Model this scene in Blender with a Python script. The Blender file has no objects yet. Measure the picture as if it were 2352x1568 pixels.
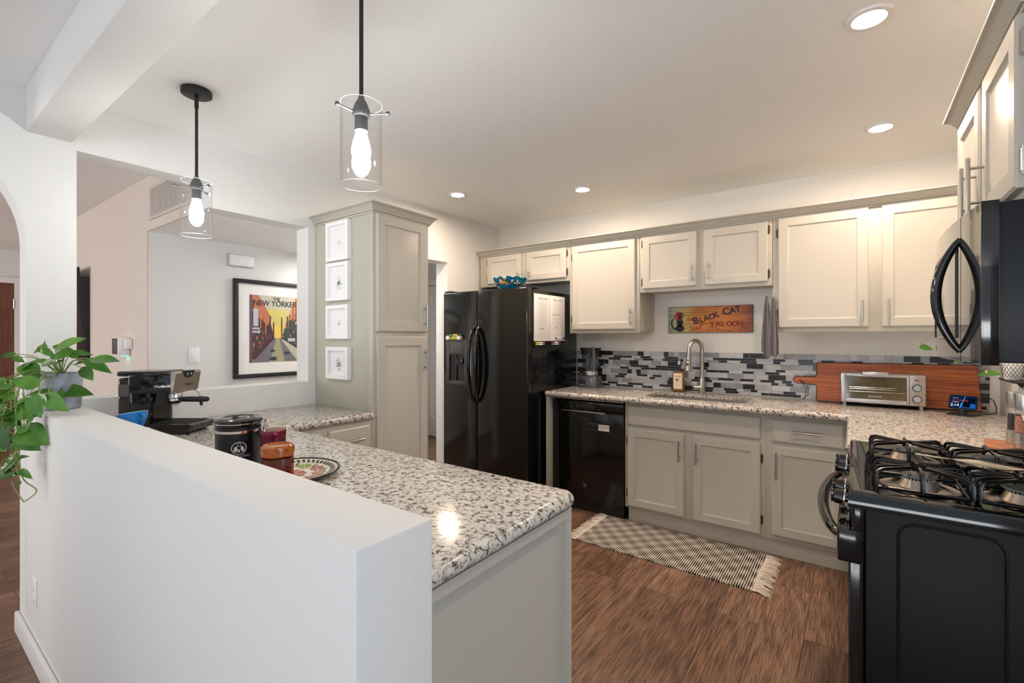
import bpy, bmesh, math, random
from mathutils import Vector, Matrix
from mathutils.geometry import tessellate_polygon
PI = math.pi
sc = bpy.context.scene
COL = sc.collection
random.seed(7)

# ------------------------------------------------------------------ camera
cam_d = bpy.data.cameras.new('camera'); cam = bpy.data.objects.new('camera', cam_d); COL.objects.link(cam)
cam_d.sensor_width = 36.0; cam_d.lens = 16.48; cam_d.shift_y = -9 / 2352.0; cam_d.clip_start = 0.05
cam.location = (0, 0, 1.336); cam.rotation_euler = (PI / 2, 0, math.radians(36.09))
sc.camera = cam

# ------------------------------------------------------------------ view
sc.view_settings.view_transform = 'Standard'; sc.view_settings.look = 'None'
sc.view_settings.gamma = 1.0; sc.view_settings.exposure = 0.08; sc.view_settings.use_curve_mapping = False
sc.cycles.max_bounces = 10; sc.cycles.diffuse_bounces = 6; sc.cycles.glossy_bounces = 5
sc.cycles.transmission_bounces = 8; sc.cycles.transparent_max_bounces = 16
sc.cycles.sample_clamp_indirect = 6.0; sc.cycles.caustics_refractive = False; sc.cycles.caustics_reflective = False

# ------------------------------------------------------------------ world
w = bpy.data.worlds.new('sky'); sc.world = w; w.use_nodes = True
w.node_tree.nodes['Background'].inputs[0].default_value = (0.75, 0.86, 1.0, 1)
w.node_tree.nodes['Background'].inputs[1].default_value = 0.2

# ------------------------------------------------------------------ daylight entering by the windows, and added fill lights
def area(name, loc, rot, sx, sy, power, col):
    l = bpy.data.lights.new(name, 'AREA'); l.shape = 'RECTANGLE'; l.size = sx; l.size_y = sy
    l.energy = power; l.color = col
    o = bpy.data.objects.new(name, l); COL.objects.link(o); o.location = loc; o.rotation_euler = rot
    return o
DAY = (0.80, 0.89, 1.0)
area('daylight_rear_window', (-0.6, -3.5, 1.35), (math.radians(100), 0, 0), 3.4, 1.9, 13, (0.74, 0.86, 1.0))
area('added_ceiling_fill', (-0.6, -4.7, 0.02), (math.radians(158), 0, 0), 4.5, 1.6, 246, (0.92, 0.96, 1.0))  # added upward light outside the rear window, lifts the ceiling
area('daylight_side_window', (2.9, -0.1, 1.35), (math.radians(98), 0, PI / 2), 2.3, 1.7, 39, (0.72, 0.86, 1.0))
area('daylight_living_window', (-5.8, -3.5, 1.4), (math.radians(100), 0, 0), 2.4, 1.6, 112, (0.96, 0.92, 0.90))
area('added_hall_fill', (-3.5, 2.5, 2.03), (0, 0, 0), 0.3, 0.5, 11, (1.0, 0.98, 0.91))  # added light without a fixture, out of view, brightens the poster wall
area('added_hall_end_fill', (-3.3, 4.40, 1.2), (PI / 2, 0, PI), 0.4, 1.6, 9, (1.0, 0.99, 0.97))  # added fill at the hall's far end, where no window stands

# ------------------------------------------------------------------ materials
MATS = {}
def lin(c):
    return tuple((x / 255 / 12.92) if x / 255 <= 0.04045 else ((x / 255 + 0.055) / 1.055) ** 2.4 for x in c[:3])
def nt(name):
    m = bpy.data.materials.new(name); m.use_nodes = True
    n = m.node_tree; b = n.nodes['Principled BSDF']
    return m, n, b
def mat(name, rgb, rough=0.5, metal=0.0, coat=0.0, bump=None, emit=None, estr=1.0, spec=0.5, var=None, trans=0.0, alpha=1.0):
    if name in MATS: return MATS[name]
    m, n, b = nt(name); c = lin(rgb)
    b.inputs['Base Color'].default_value = (*c, 1); b.inputs['Roughness'].default_value = rough
    b.inputs['Metallic'].default_value = metal; b.inputs['Coat Weight'].default_value = coat
    b.inputs['Coat Roughness'].default_value = 0.05; b.inputs['Specular IOR Level'].default_value = spec
    b.inputs['Transmission Weight'].default_value = trans; b.inputs['Alpha'].default_value = alpha
    if emit:
        b.inputs['Emission Color'].default_value = (*lin(emit), 1); b.inputs['Emission Strength'].default_value = estr
    L = n.links
    tc = n.nodes.new('ShaderNodeTexCoord')
    if bump:
        nz = n.nodes.new('ShaderNodeTexNoise'); nz.inputs['Scale'].default_value = bump[0]; nz.inputs['Detail'].default_value = 3
        L.new(tc.outputs['Object'], nz.inputs['Vector'])
        bp = n.nodes.new('ShaderNodeBump'); bp.inputs['Strength'].default_value = bump[1]; bp.inputs['Distance'].default_value = bump[2]
        L.new(nz.outputs['Fac'], bp.inputs['Height']); L.new(bp.outputs['Normal'], b.inputs['Normal'])
    if var:
        nz = n.nodes.new('ShaderNodeTexNoise'); nz.inputs['Scale'].default_value = var[0]; nz.inputs['Detail'].default_value = 4
        L.new(tc.outputs['Object'], nz.inputs['Vector'])
        mx = n.nodes.new('ShaderNodeMix'); mx.data_type = 'RGBA'
        mx.inputs[6].default_value = (*c, 1); mx.inputs[7].default_value = (*lin(var[1]), 1)
        mr = n.nodes.new('ShaderNodeMapRange'); mr.inputs[1].default_value = 0.4; mr.inputs[2].default_value = 0.65
        L.new(nz.outputs['Fac'], mr.inputs[0]); L.new(mr.outputs[0], mx.inputs[0]); L.new(mx.outputs[2], b.inputs['Base Color'])
    MATS[name] = m
    return m
def ramp(n, stops):
    r = n.nodes.new('ShaderNodeValToRGB')
    while len(r.color_ramp.elements) > 1: r.color_ramp.elements.remove(r.color_ramp.elements[-1])
    r.color_ramp.elements[0].position = stops[0][0]; r.color_ramp.elements[0].color = (*lin(stops[0][1]), 1)
    for p, c in stops[1:]:
        e = r.color_ramp.elements.new(p); e.color = (*lin(c), 1)
    return r
def mapping(n, scale=(1, 1, 1), rot=(0, 0, 0), loc=(0, 0, 0)):
    tc = n.nodes.new('ShaderNodeTexCoord'); mp = n.nodes.new('ShaderNodeMapping')
    mp.inputs['Scale'].default_value = scale; mp.inputs['Rotation'].default_value = rot; mp.inputs['Location'].default_value = loc
    n.links.new(tc.outputs['Object'], mp.inputs['Vector']); return mp
def tex(n, kind, mp, **kw):
    t = n.nodes.new(kind)
    for k, v in kw.items():
        if k in t.inputs: t.inputs[k].default_value = v
        else: setattr(t, k, v)
    n.links.new(mp.outputs[0], t.inputs['Vector']); return t
def mixc(n, a, b_, fac, mode='MIX'):
    mx = n.nodes.new('ShaderNodeMix'); mx.data_type = 'RGBA'; mx.blend_type = mode
    for i, v in ((6, a), (7, b_)):
        if hasattr(v, 'is_output'): n.links.new(v, mx.inputs[i])
        else: mx.inputs[i].default_value = (*lin(v), 1)
    if hasattr(fac, 'is_output'): n.links.new(fac, mx.inputs[0])
    else: mx.inputs[0].default_value = fac
    return mx.outputs[2]
def bumpn(n, b, h, strength, dist):
    bp = n.nodes.new('ShaderNodeBump'); bp.inputs['Strength'].default_value = strength; bp.inputs['Distance'].default_value = dist
    n.links.new(h, bp.inputs['Height']); n.links.new(bp.outputs['Normal'], b.inputs['Normal'])

def granite():
    m, n, b = nt('granite')
    mp = mapping(n)
    n1 = tex(n, 'ShaderNodeTexNoise', mp, Scale=70, Detail=4, Roughness=0.66, Distortion=0.6)
    r1 = ramp(n, [(0.0, (58, 50, 46)), (0.38, (78, 69, 63)), (0.43, (140, 127, 116)), (0.47, (194, 188, 181)), (0.60, (218, 213, 207)), (1, (230, 227, 222))])
    n.links.new(n1.outputs['Fac'], r1.inputs['Fac'])
    n2 = tex(n, 'ShaderNodeTexVoronoi', mp, Scale=120); n2.feature = 'F1'
    r2 = ramp(n, [(0, (30, 28, 30)), (0.17, (60, 56, 56)), (0.24, (255, 255, 255)), (1, (255, 255, 255))])
    n.links.new(n2.outputs['Distance'], r2.inputs['Fac'])
    n3 = tex(n, 'ShaderNodeTexNoise', mp, Scale=30, Detail=2)
    r3 = ramp(n, [(0, (0, 0, 0)), (0.45, (0, 0, 0)), (0.6, (255, 255, 255)), (1, (255, 255, 255))])
    n.links.new(n3.outputs['Fac'], r3.inputs['Fac'])
    dots = mixc(n, (255, 255, 255), r2.outputs['Color'], r3.outputs['Color'])
    c = mixc(n, r1.outputs['Color'], dots, 0.85, 'MULTIPLY')
    n.links.new(c, b.inputs['Base Color'])
    b.inputs['Roughness'].default_value = 0.13; b.inputs['Specular IOR Level'].default_value = 0.25
    return m
def planks():
    m, n, b = nt('dark_plank_floor')
    mp = mapping(n, rot=(0, 0, PI / 2))
    br = tex(n, 'ShaderNodeTexBrick', mp, Scale=1.0)
    br.offset = 0.37; br.inputs['Brick Width'].default_value = 1.22; br.inputs['Row Height'].default_value = 0.18
    br.inputs['Mortar Size'].default_value = 0.0012; br.inputs['Mortar Smooth'].default_value = 0.2; br.inputs['Bias'].default_value = 0
    br.inputs['Color1'].default_value = (0.0, 0.0, 0.0, 1); br.inputs['Color2'].default_value = (1, 1, 1, 1); br.inputs['Mortar'].default_value = (0.5, 0.5, 0.5, 1)
    # knotted figure
    nzv = tex(n, 'ShaderNodeTexNoise', mapping(n, scale=(1.5, 1.0, 1)), Scale=3.2, Detail=2)
    add = n.nodes.new('ShaderNodeVectorMath'); add.operation = 'MULTIPLY_ADD'
    tc = n.nodes.new('ShaderNodeTexCoord')
    n.links.new(br.outputs['Color'], add.inputs[0]); add.inputs[1].default_value = (3.1, 1.7, 5.0); n.links.new(tc.outputs['Object'], add.inputs[2])
    mp2 = n.nodes.new('ShaderNodeMapping'); mp2.inputs['Scale'].default_value = (3.2, 0.75, 1); n.links.new(add.outputs[0], mp2.inputs['Vector'])
    big = n.nodes.new('ShaderNodeTexNoise'); big.inputs['Scale'].default_value = 1.6; big.inputs['Detail'].default_value = 1.5; n.links.new(mp2.outputs[0], big.inputs['Vector'])
    mul = n.nodes.new('ShaderNodeMath'); mul.operation = 'MULTIPLY'; mul.inputs[1].default_value = 46.0; n.links.new(big.outputs['Fac'], mul.inputs[0])
    sn = n.nodes.new('ShaderNodeMath'); sn.operation = 'SINE'; n.links.new(mul.outputs[0], sn.inputs[0])
    mr = n.nodes.new('ShaderNodeMapRange'); mr.inputs[1].default_value = -1; mr.inputs[2].default_value = 1; n.links.new(sn.outputs[0], mr.inputs[0])
    mp3 = n.nodes.new('ShaderNodeMapping'); mp3.inputs['Scale'].default_value = (120, 4.5, 1); n.links.new(add.outputs[0], mp3.inputs['Vector'])
    fine = n.nodes.new('ShaderNodeTexNoise'); fine.inputs['Scale'].default_value = 1.6; fine.inputs['Detail'].default_value = 6; fine.inputs['Roughness'].default_value = 0.65; n.links.new(mp3.outputs[0], fine.inputs['Vector'])
    r1 = ramp(n, [(0, (62, 44, 36)), (0.35, (108, 81, 66)), (0.6, (150, 117, 97)), (1, (184, 150, 128))])
    mm = n.nodes.new('ShaderNodeMath'); mm.operation = 'MULTIPLY_ADD'; mm.inputs[1].default_value = 0.13
    n.links.new(mr.outputs[0], mm.inputs[0]); 
    mm2 = n.nodes.new('ShaderNodeMath'); mm2.operation = 'MULTIPLY_ADD'; mm2.inputs[1].default_value = 1.7; mm2.inputs[2].default_value = -0.45
    n.links.new(fine.outputs['Fac'], mm2.inputs[0]); n.links.new(mm2.outputs[0], mm.inputs[2])
    n.links.new(mm.outputs[0], r1.inputs['Fac'])
    tone = mixc(n, (200, 190, 184), (255, 250, 244), br.outputs['Color'])
    c = mixc(n, r1.outputs['Color'], tone, 1.0, 'MULTIPLY')
    c = mixc(n, c, (30, 20, 17), br.outputs['Fac'])
    n.links.new(c, b.inputs['Base Color']); b.inputs['Roughness'].default_value = 0.38
    bumpn(n, b, fine.outputs['Fac'], 0.12, 0.002)
    return m
def wood(name, c0, c1, c2, scale=(1, 14, 14), rough=0.4, dist=2.0, sc_=2.0):
    m, n, b = nt(name)
    mp = mapping(n, scale=scale)
    t = tex(n, 'ShaderNodeTexNoise', mp, Scale=sc_, Detail=6, Roughness=0.6, Distortion=dist)
    r = ramp(n, [(0.25, c0), (0.45, c1), (0.7, c2)]); n.links.new(t.outputs['Fac'], r.inputs['Fac'])
    n.links.new(r.outputs['Color'], b.inputs['Base Color']); b.inputs['Roughness'].default_value = rough
    return m
def marble(name, c0, c1, vein, rough=0.18):
    m, n, b = nt(name)
    mp = mapping(n)
    t = tex(n, 'ShaderNodeTexNoise', mp, Scale=22, Detail=5, Roughness=0.6, Distortion=1.5)
    r = ramp(n, [(0.3, c0), (0.55, c1), (0.66, c1), (0.7, vein), (0.74, c1)]); n.links.new(t.outputs['Fac'], r.inputs['Fac'])
    n.links.new(r.outputs['Color'], b.inputs['Base Color']); b.inputs['Roughness'].default_value = rough
    return m
def thin_glass(name, tint=(255, 255, 255), refl=1.45, rough=0.0, add=0.04):
    if name in MATS: return MATS[name]
    m = bpy.data.materials.new(name); m.use_nodes = True; n = m.node_tree; n.nodes.clear()
    out = n.nodes.new('ShaderNodeOutputMaterial'); mx = n.nodes.new('ShaderNodeMixShader')
    tr = n.nodes.new('ShaderNodeBsdfTransparent'); tr.inputs[0].default_value = (*lin(tint), 1)
    gl = n.nodes.new('ShaderNodeBsdfGlossy'); gl.inputs['Roughness'].default_value = rough
    lw = n.nodes.new('ShaderNodeLayerWeight'); lw.inputs[0].default_value = 0.5
    pw = n.nodes.new('ShaderNodeMath'); pw.operation = 'POWER'; pw.inputs[1].default_value = 4.0; n.links.new(lw.outputs['Facing'], pw.inputs[0])
    ad = n.nodes.new('ShaderNodeMath'); ad.operation = 'MULTIPLY_ADD'; ad.inputs[1].default_value = 0.55; ad.inputs[2].default_value = add
    n.links.new(pw.outputs[0], ad.inputs[0]); n.links.new(ad.outputs[0], mx.inputs[0])
    n.links.new(tr.outputs[0], mx.inputs[1]); n.links.new(gl.outputs[0], mx.inputs[2]); n.links.new(mx.outputs[0], out.inputs[0])
    MATS[name] = m
    return m
def emis(name, rgb, s):
    if name in MATS: return MATS[name]
    m = bpy.data.materials.new(name); m.use_nodes = True; n = m.node_tree; n.nodes.clear()
    out = n.nodes.new('ShaderNodeOutputMaterial'); e = n.nodes.new('ShaderNodeEmission')
    e.inputs[0].default_value = (*lin(rgb), 1); e.inputs[1].default_value = s; n.links.new(e.outputs[0], out.inputs[0])
    MATS[name] = m
    return m

WALL = mat('wall_paint', (224, 223, 221), 0.72, bump=(110, 0.38, 0.004))
WALL_LIT = mat('lit_wall_paint', (240, 237, 232), 0.75, bump=(95, 0.35, 0.004))  # lighter copy of the wall paint, extra light put into the back wall's colour
CEIL = mat('ceiling_paint', (242, 242, 241), 0.85, bump=(60, 0.25, 0.004))
TRIM = mat('white_trim', (232, 230, 227), 0.4)
CAB = mat('greige_cabinet_paint', (192, 187, 177), 0.38, bump=(30, 0.05, 0.002))
CABF = mat('greige_frame_paint', (187, 182, 170), 0.42)
PANP = mat('pantry_side_paint', (181, 178, 164), 0.3)
STEEL = mat('brushed_steel', (196, 192, 186), 0.28, 1.0)
CHROME = mat('chrome', (225, 225, 228), 0.08, 1.0)
NICKEL = mat('satin_nickel', (188, 184, 176), 0.3, 1.0)
HINGE = mat('bronze_hinge', (96, 78, 62), 0.4, 0.8)
BLACKG = mat('black_gloss', (14, 14, 15), 0.1, 0, 0.5)
BLACKA = mat('appliance_black', (12, 12, 13), 0.12, 0, 0.05, bump=(160, 0.03, 0.001))
BLACKM = mat('black_matte', (24, 24, 26), 0.5)
BLACKT = mat('textured_black_enamel', (10, 10, 10), 0.45, bump=(400, 0.25, 0.001), spec=0.22)
IRON = mat('cast_iron', (13, 13, 14), 0.22, bump=(300, 0.2, 0.001))
GREY = mat('grey_metal', (92, 94, 97), 0.4, 0.6)
WHITE = mat('white_plastic', (240, 240, 240), 0.35)
PAPER = mat('white_paper', (238, 236, 234), 0.6)
INK = mat('printed_ink', (45, 45, 48), 0.7)
GLASS = thin_glass('clear_glass')
GRAN = granite()
PLANK = planks()
M_TILE = [marble('tile_black', (34, 34, 38), (44, 44, 48), (90, 90, 94)), marble('tile_mid_grey', (140, 142, 146), (160, 162, 166), (182, 184, 188)),
          marble('tile_light_grey', (176, 178, 182), (194, 195, 199), (212, 214, 218)), marble('tile_pale', (200, 200, 204), (214, 214, 218), (228, 228, 232)),
          mat('grout', (205, 205, 206), 0.8)]

# ------------------------------------------------------------------ mesh builder
X = Vector((1, 0, 0)); Y = Vector((0, 1, 0)); Z = Vector((0, 0, 1))
V = lambda *a: Vector(a)
class MB:
    def __init__(s): s.bm = bmesh.new()
    def _mi(s, faces, mi):
        for f in faces: f.material_index = mi
    def box(s, a, b, bev=0.0, mi=0, M=None, seg=2):
        a = Vector(a); b = Vector(b)
        lo = Vector([min(a[i], b[i]) for i in range(3)]); hi = Vector([max(a[i], b[i]) for i in range(3)])
        t = bmesh.new(); bmesh.ops.create_cube(t, size=1)
        for v in t.verts: v.co = Vector([lo[i] + (v.co[i] + 0.5) * (hi[i] - lo[i]) for i in range(3)])
        if bev > 0: bmesh.ops.bevel(t, geom=t.edges[:], offset=min(bev, 0.49 * min(hi - lo)), segments=seg, affect='EDGES', profile=0.5)
        s.add(t, mi, M); return s
    def add(s, t, mi=0, M=None):
        if M is not None: bmesh.ops.transform(t, matrix=M, verts=t.verts)
        vm = {v: s.bm.verts.new(v.co) for v in t.verts}
        for f in t.faces:
            try: nf = s.bm.faces.new([vm[v] for v in f.verts]); nf.material_index = mi if mi is not None else f.material_index
            except ValueError: pass
        t.free(); return s
    def cyl(s, p0, p1, r0, r1=None, n=24, mi=0, cap=True):
        return s.tube([p0, p1], [r0, r0 if r1 is None else r1], n, mi, cap)
    def tube(s, pts, r, n=10, mi=0, cap=True, closed=False):
        pts = [Vector(p) for p in pts]; k = len(pts)
        rs = r if isinstance(r, (list, tuple)) else [r] * k
        up = None; rings = []
        for i, p in enumerate(pts):
            if closed: d = (pts[(i + 1) % k] - pts[i - 1])
            else: d = (pts[min(i + 1, k - 1)] - pts[max(i - 1, 0)])
            if d.length < 1e-9: d = Vector((0, 0, 1))
            d.normalize()
            if up is None: up = (Z if abs(d.z) < 0.9 else X).copy()
            a = up - d * up.dot(d)
            if a.length < 1e-6: a = d.orthogonal()
            a.normalize(); up = a; b = d.cross(a)
            rings.append([s.bm.verts.new(p + (a * math.cos(2 * PI * j / n) + b * math.sin(2 * PI * j / n)) * rs[i]) for j in range(n)])
        m = k if closed else k - 1
        for i in range(m):
            A = rings[i]; B = rings[(i + 1) % k]
            for j in range(n):
                f = s.bm.faces.new((A[j], A[(j + 1) % n], B[(j + 1) % n], B[j])); f.material_index = mi
        if cap and not closed:
            f = s.bm.faces.new(list(reversed(rings[0]))); f.material_index = mi
            f = s.bm.faces.new(rings[-1]); f.material_index = mi
        return s
    def lathe(s, prof, c=(0, 0, 0), n=40, mi=0, axis=Z, arc=None):
        c = Vector(c); q = Z.rotation_difference(axis).to_matrix(); rings = []
        for r, z in prof:
            if r < 1e-6: rings.append([s.bm.verts.new(c + q @ Vector((0, 0, z)))])
            else: rings.append([s.bm.verts.new(c + q @ Vector((r * math.cos(2 * PI * j / n), r * math.sin(2 * PI * j / n), z))) for j in range(n)])
        for A, B in zip(rings, rings[1:]):
            for j in range(n):
                a = A[j % len(A)]; a2 = A[(j + 1) % len(A)]; b = B[j % len(B)]; b2 = B[(j + 1) % len(B)]
                vs = []
                for v in (a, a2, b2, b):
                    if v not in vs: vs.append(v)
                if len(vs) > 2:
                    try: f = s.bm.faces.new(vs); f.material_index = mi
                    except ValueError: pass
        return s
    def prism(s, poly, O, U, W, N, d, mi=0, holes=()):
        """poly in (u,w) plane, extruded along N by d."""
        O = Vector(O); U = Vector(U); W = Vector(W); N = Vector(N)
        loops = [poly] + list(holes)
        tris = tessellate_polygon([[Vector((p[0], p[1], 0)) for p in l] for l in loops])
        flat = [p for l in loops for p in l]
        A = [s.bm.verts.new(O + U * p[0] + W * p[1]) for p in flat]; B = [s.bm.verts.new(O + U * p[0] + W * p[1] + N * d) for p in flat]
        for t in tris:
            for L in ([A[i] for i in t], [B[i] for i in reversed(t)]):
                try: f = s.bm.faces.new(L); f.material_index = mi
                except ValueError: pass
        k = 0
        for l in loops:
            m = len(l)
            for i in range(m):
                f = s.bm.faces.new((A[k + i], A[k + (i + 1) % m], B[k + (i + 1) % m], B[k + i])); f.material_index = mi
            k += m
        return s
    def quad(s, *p, mi=0):
        f = s.bm.faces.new([s.bm.verts.new(Vector(q)) for q in p]); f.material_index = mi; return s
    def nested(s, O, U, N, w, h, prof, mi=0, W=Z):
        """rectangular rings: prof = [(inset, depth along N)], first ring at the back."""
        O = Vector(O); U = Vector(U); N = Vector(N); rings = []
        for ins, d in prof:
            rings.append([s.bm.verts.new(O + U * a + W * b + N * d) for a, b in ((ins, ins), (w - ins, ins), (w - ins, h - ins), (ins, h - ins))])
        for A, B in zip(rings, rings[1:]):
            for j in range(4):
                f = s.bm.faces.new((A[j], A[(j + 1) % 4], B[(j + 1) % 4], B[j])); f.material_index = mi
        s.bm.faces.new(rings[-1]).material_index = mi; s.bm.faces.new(list(reversed(rings[0]))).material_index = mi
        return s
    def sphere(s, c, r, mi=0, sc_=(1, 1, 1), u=20, v=12):
        t = bmesh.new(); bmesh.ops.create_uvsphere(t, u_segments=u, v_segments=v, radius=r)
        return s.add(t, mi, Matrix.Translation(Vector(c)) @ Matrix.Diagonal((*sc_, 1)))
    def text(s, txt, size, O, U, W=Z, mi=0, align='CENTER', bold=0.0, ext=0.0, spacing=1.0, sx=1.0):
        cu = bpy.data.curves.new('tmp', 'FONT'); cu.body = txt; cu.size = size; cu.align_x = align; cu.resolution_u = 3
        cu.offset = bold; cu.extrude = ext; cu.space_character = spacing
        o = bpy.data.objects.new('tmp', cu); COL.objects.link(o); dg = bpy.context.evaluated_depsgraph_get()
        me = bpy.data.meshes.new_from_object(o.evaluated_get(dg)); t = bmesh.new(); t.from_mesh(me)
        O = Vector(O); U = Vector(U); W = Vector(W); N = U.cross(W)
        for v in t.verts: v.co = O + U * v.co.x * sx + W * v.co.y + N * v.co.z
        s.add(t, mi); bpy.data.objects.remove(o); bpy.data.curves.remove(cu); bpy.data.meshes.remove(me)
        return s
    def xf(s, M):
        bmesh.ops.transform(s.bm, matrix=M, verts=s.bm.verts); return s

def mesh_obj(name, mb, m, off=None, smooth=35, recalc=True):
    bm = mb.bm
    if off is not None:
        for v in bm.verts: v.co -= off
    if recalc: bmesh.ops.recalc_face_normals(bm, faces=bm.faces)
    me = bpy.data.meshes.new(name); bm.to_mesh(me); bm.free()
    for mm in (m if isinstance(m, (list, tuple)) else [m]): me.materials.append(mm)
    if smooth:
        me.polygons.foreach_set('use_smooth', [True] * len(me.polygons)); me.set_sharp_from_angle(angle=math.radians(smooth))
    o = bpy.data.objects.new(name, me); COL.objects.link(o); return o
ORG = {}
def thing(name, label, cat, loc=(0, 0, 0), rotz=0.0, group=None):
    o = bpy.data.objects.new(name, None); COL.objects.link(o); o.empty_display_size = 0.05
    o.location = loc; o.rotation_euler = (0, 0, rotz); o['label'] = label; o['category'] = cat
    if group: o['group'] = group
    ORG[o.name] = Vector(loc) if rotz == 0.0 else Vector((0, 0, 0))
    return o
def part(name, mb, m, parent, smooth=35, label=None, recalc=True):
    off = ORG[parent.name]
    o = mesh_obj(name, mb, m, off, smooth, recalc); o.parent = parent; ORG[o.name] = off
    if label: o['label'] = label
    return o
def solo(name, mb, m, label, cat, group=None, smooth=35, kind=None, recalc=True):
    vs = [v.co for v in mb.bm.verts]; lo = Vector([min(v[i] for v in vs) for i in range(3)]); hi = Vector([max(v[i] for v in vs) for i in range(3)])
    off = Vector(((lo.x + hi.x) / 2, (lo.y + hi.y) / 2, lo.z))
    o = mesh_obj(name, mb, m, off, smooth, recalc); o.location = off; o['label'] = label; o['category'] = cat; ORG[o.name] = off
    if group: o['group'] = group
    if kind: o['kind'] = kind
    return o
def struct(name, mb, m, smooth=35, parent=None):
    o = mesh_obj(name, mb, m, None, smooth); o['kind'] = 'structure'; ORG[o.name] = Vector((0, 0, 0))
    if parent: o.parent = parent
    return o
def arc(c, r, a0, a1, n, U=X, W=Z):
    c = Vector(c); return [c + (U * math.cos(math.radians(a0 + (a1 - a0) * i / n)) + W * math.sin(math.radians(a0 + (a1 - a0) * i / n))) * r for i in range(n + 1)]
def rrect(w, h, r, n=4):
    pts = []
    for cx, cy, a in ((w / 2 - r, h / 2 - r, 0), (-w / 2 + r, h / 2 - r, 90), (-w / 2 + r, -h / 2 + r, 180), (w / 2 - r, -h / 2 + r, 270)):
        for i in range(n + 1):
            t = math.radians(a + 90 * i / n); pts.append((cx + r * math.cos(t), cy + r * math.sin(t)))
    return pts
# ================================================================== SETTING
WX = -2.93; HC = 2.44; YB = 3.80; XR = 0.674; YH0 = 0.405; YH1 = 0.555; ZH = 1.035
m = MB(); m.box((-8.8, -3.8, -0.1), (3.2, 4.8, 0.0)); struct('floor', m, PLANK)
m = MB(); m.box((-8.8, -3.8, HC), (3.2, 4.8, HC + 0.1)); struct('ceiling', m, CEIL)
# left wall with arch, pass-through opening and doorway
m = MB(); T0 = -3.07
def wl(y0, y1, z0, z1): m.box((T0, y0, z0), (WX, y1, z1))
wl(-3.6, -0.595, 0, HC)
archp = [(-0.595, HC), (-0.595, 1.75)] + [(-0.095 - 0.5 * math.cos(PI * i / 28), 1.75 + 0.5 * math.sin(PI * i / 28)) for i in range(1, 28)] + [(0.405, 1.75), (0.405, HC)]
m.prism(archp, (T0, 0, 0), Y, Z, X, WX - T0)
wl(0.405, 0.571, 0, HC); wl(0.571, 1.126, 0, 1.044); wl(0.571, 1.126, 2.208, HC); wl(1.126, 1.72, 0, 1.044); wl(1.126, 1.72, 2.068, HC)
wl(1.72, 2.26, 0, HC); wl(2.26, 3.041, 2.005, HC); wl(3.041, YB, 0, HC)
struct('wall_left', m, WALL)
m = MB(); m.box((T0, YB, 0), (XR + 0.12, YB + 0.12, HC)); struct('wall_back', m, WALL_LIT)
m = MB(); m.box((XR, 1.45, 0), (XR + 0.12, YB, HC)); m.box((XR + 0.12, 1.45, 0), (3.0, 1.57, HC)); struct('wall_right', m, WALL)
m = MB(); m.box((WX, YH0, 0), (-0.567, YH1, ZH), 0.006); struct('wall_half', m, WALL)
m = MB(); m.box((WX, YH0, 2.238), (XR, YH1, HC), 0.005)
m.box((XR, YH0, 2.238), (3.0, YH1, HC)); struct('wall_beam', m, WALL)
# camera room
m = MB(); m.box((3.0, -3.6, 0), (3.12, 1.57, 0.45)); m.box((3.0, -3.6, 2.25), (3.12, 1.57, HC)); m.box((3.0, -3.6, 0.45), (3.12, -1.3, 2.25)); m.box((3.0, 1.2, 0.45), (3.12, 1.57, 2.25)); struct('wall_side', m, WALL)
m = MB(); m.box((-8.6, -3.72, 0), (-2.4, -3.6, 0.3)); m.box((1.2, -3.72, 0), (3.12, -3.6, HC)); m.box((-8.6, -3.72, 2.35), (1.2, -3.6, HC)); m.box((-8.6, -3.72, 0.3), (-7.2, -3.6, 2.35)); m.box((-4.4, -3.72, 0.3), (-2.4, -3.6, 2.35)); struct('wall_rear', m, WALL)
def window(n, a, b, axis):
    m = MB(); a = Vector(a); b = Vector(b); f = 0.05
    if axis == 'y':
        y0, y1 = a.y, a.y + 0.06
        for p, q in (((a.x, y0, a.z), (b.x, y1, a.z + f)), ((a.x, y0, b.z - f), (b.x, y1, b.z)), ((a.x, y0, a.z + f), (a.x + f, y1, b.z - f)), ((b.x - f, y0, a.z + f), (b.x, y1, b.z - f)), (((a.x + b.x) / 2 - f / 2, y0, a.z + f), ((a.x + b.x) / 2 + f / 2, y1, b.z - f))): m.box(p, q)
    else:
        x0, x1 = a.x, a.x + 0.06
        for p, q in (((x0, a.y, a.z), (x1, b.y, a.z + f)), ((x0, a.y, b.z - f), (x1, b.y, b.z)), ((x0, a.y, a.z + f), (x1, a.y + f, b.z - f)), ((x0, b.y - f, a.z + f), (x1, b.y, b.z - f)), ((x0, (a.y + b.y) / 2 - f / 2, a.z + f), (x1, (a.y + b.y) / 2 + f / 2, b.z - f))): m.box(p, q)
    struct('window_%d' % n, m, TRIM)
window(1, (-2.4, -3.68, 0.0), (1.2, 0, 2.35), 'y'); window(2, (3.02, -1.3, 0.45), (0, 1.2, 2.25), 'x'); window(3, (-7.2, -3.68, 0.3), (-4.4, 0, 2.35), 'y')
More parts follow.
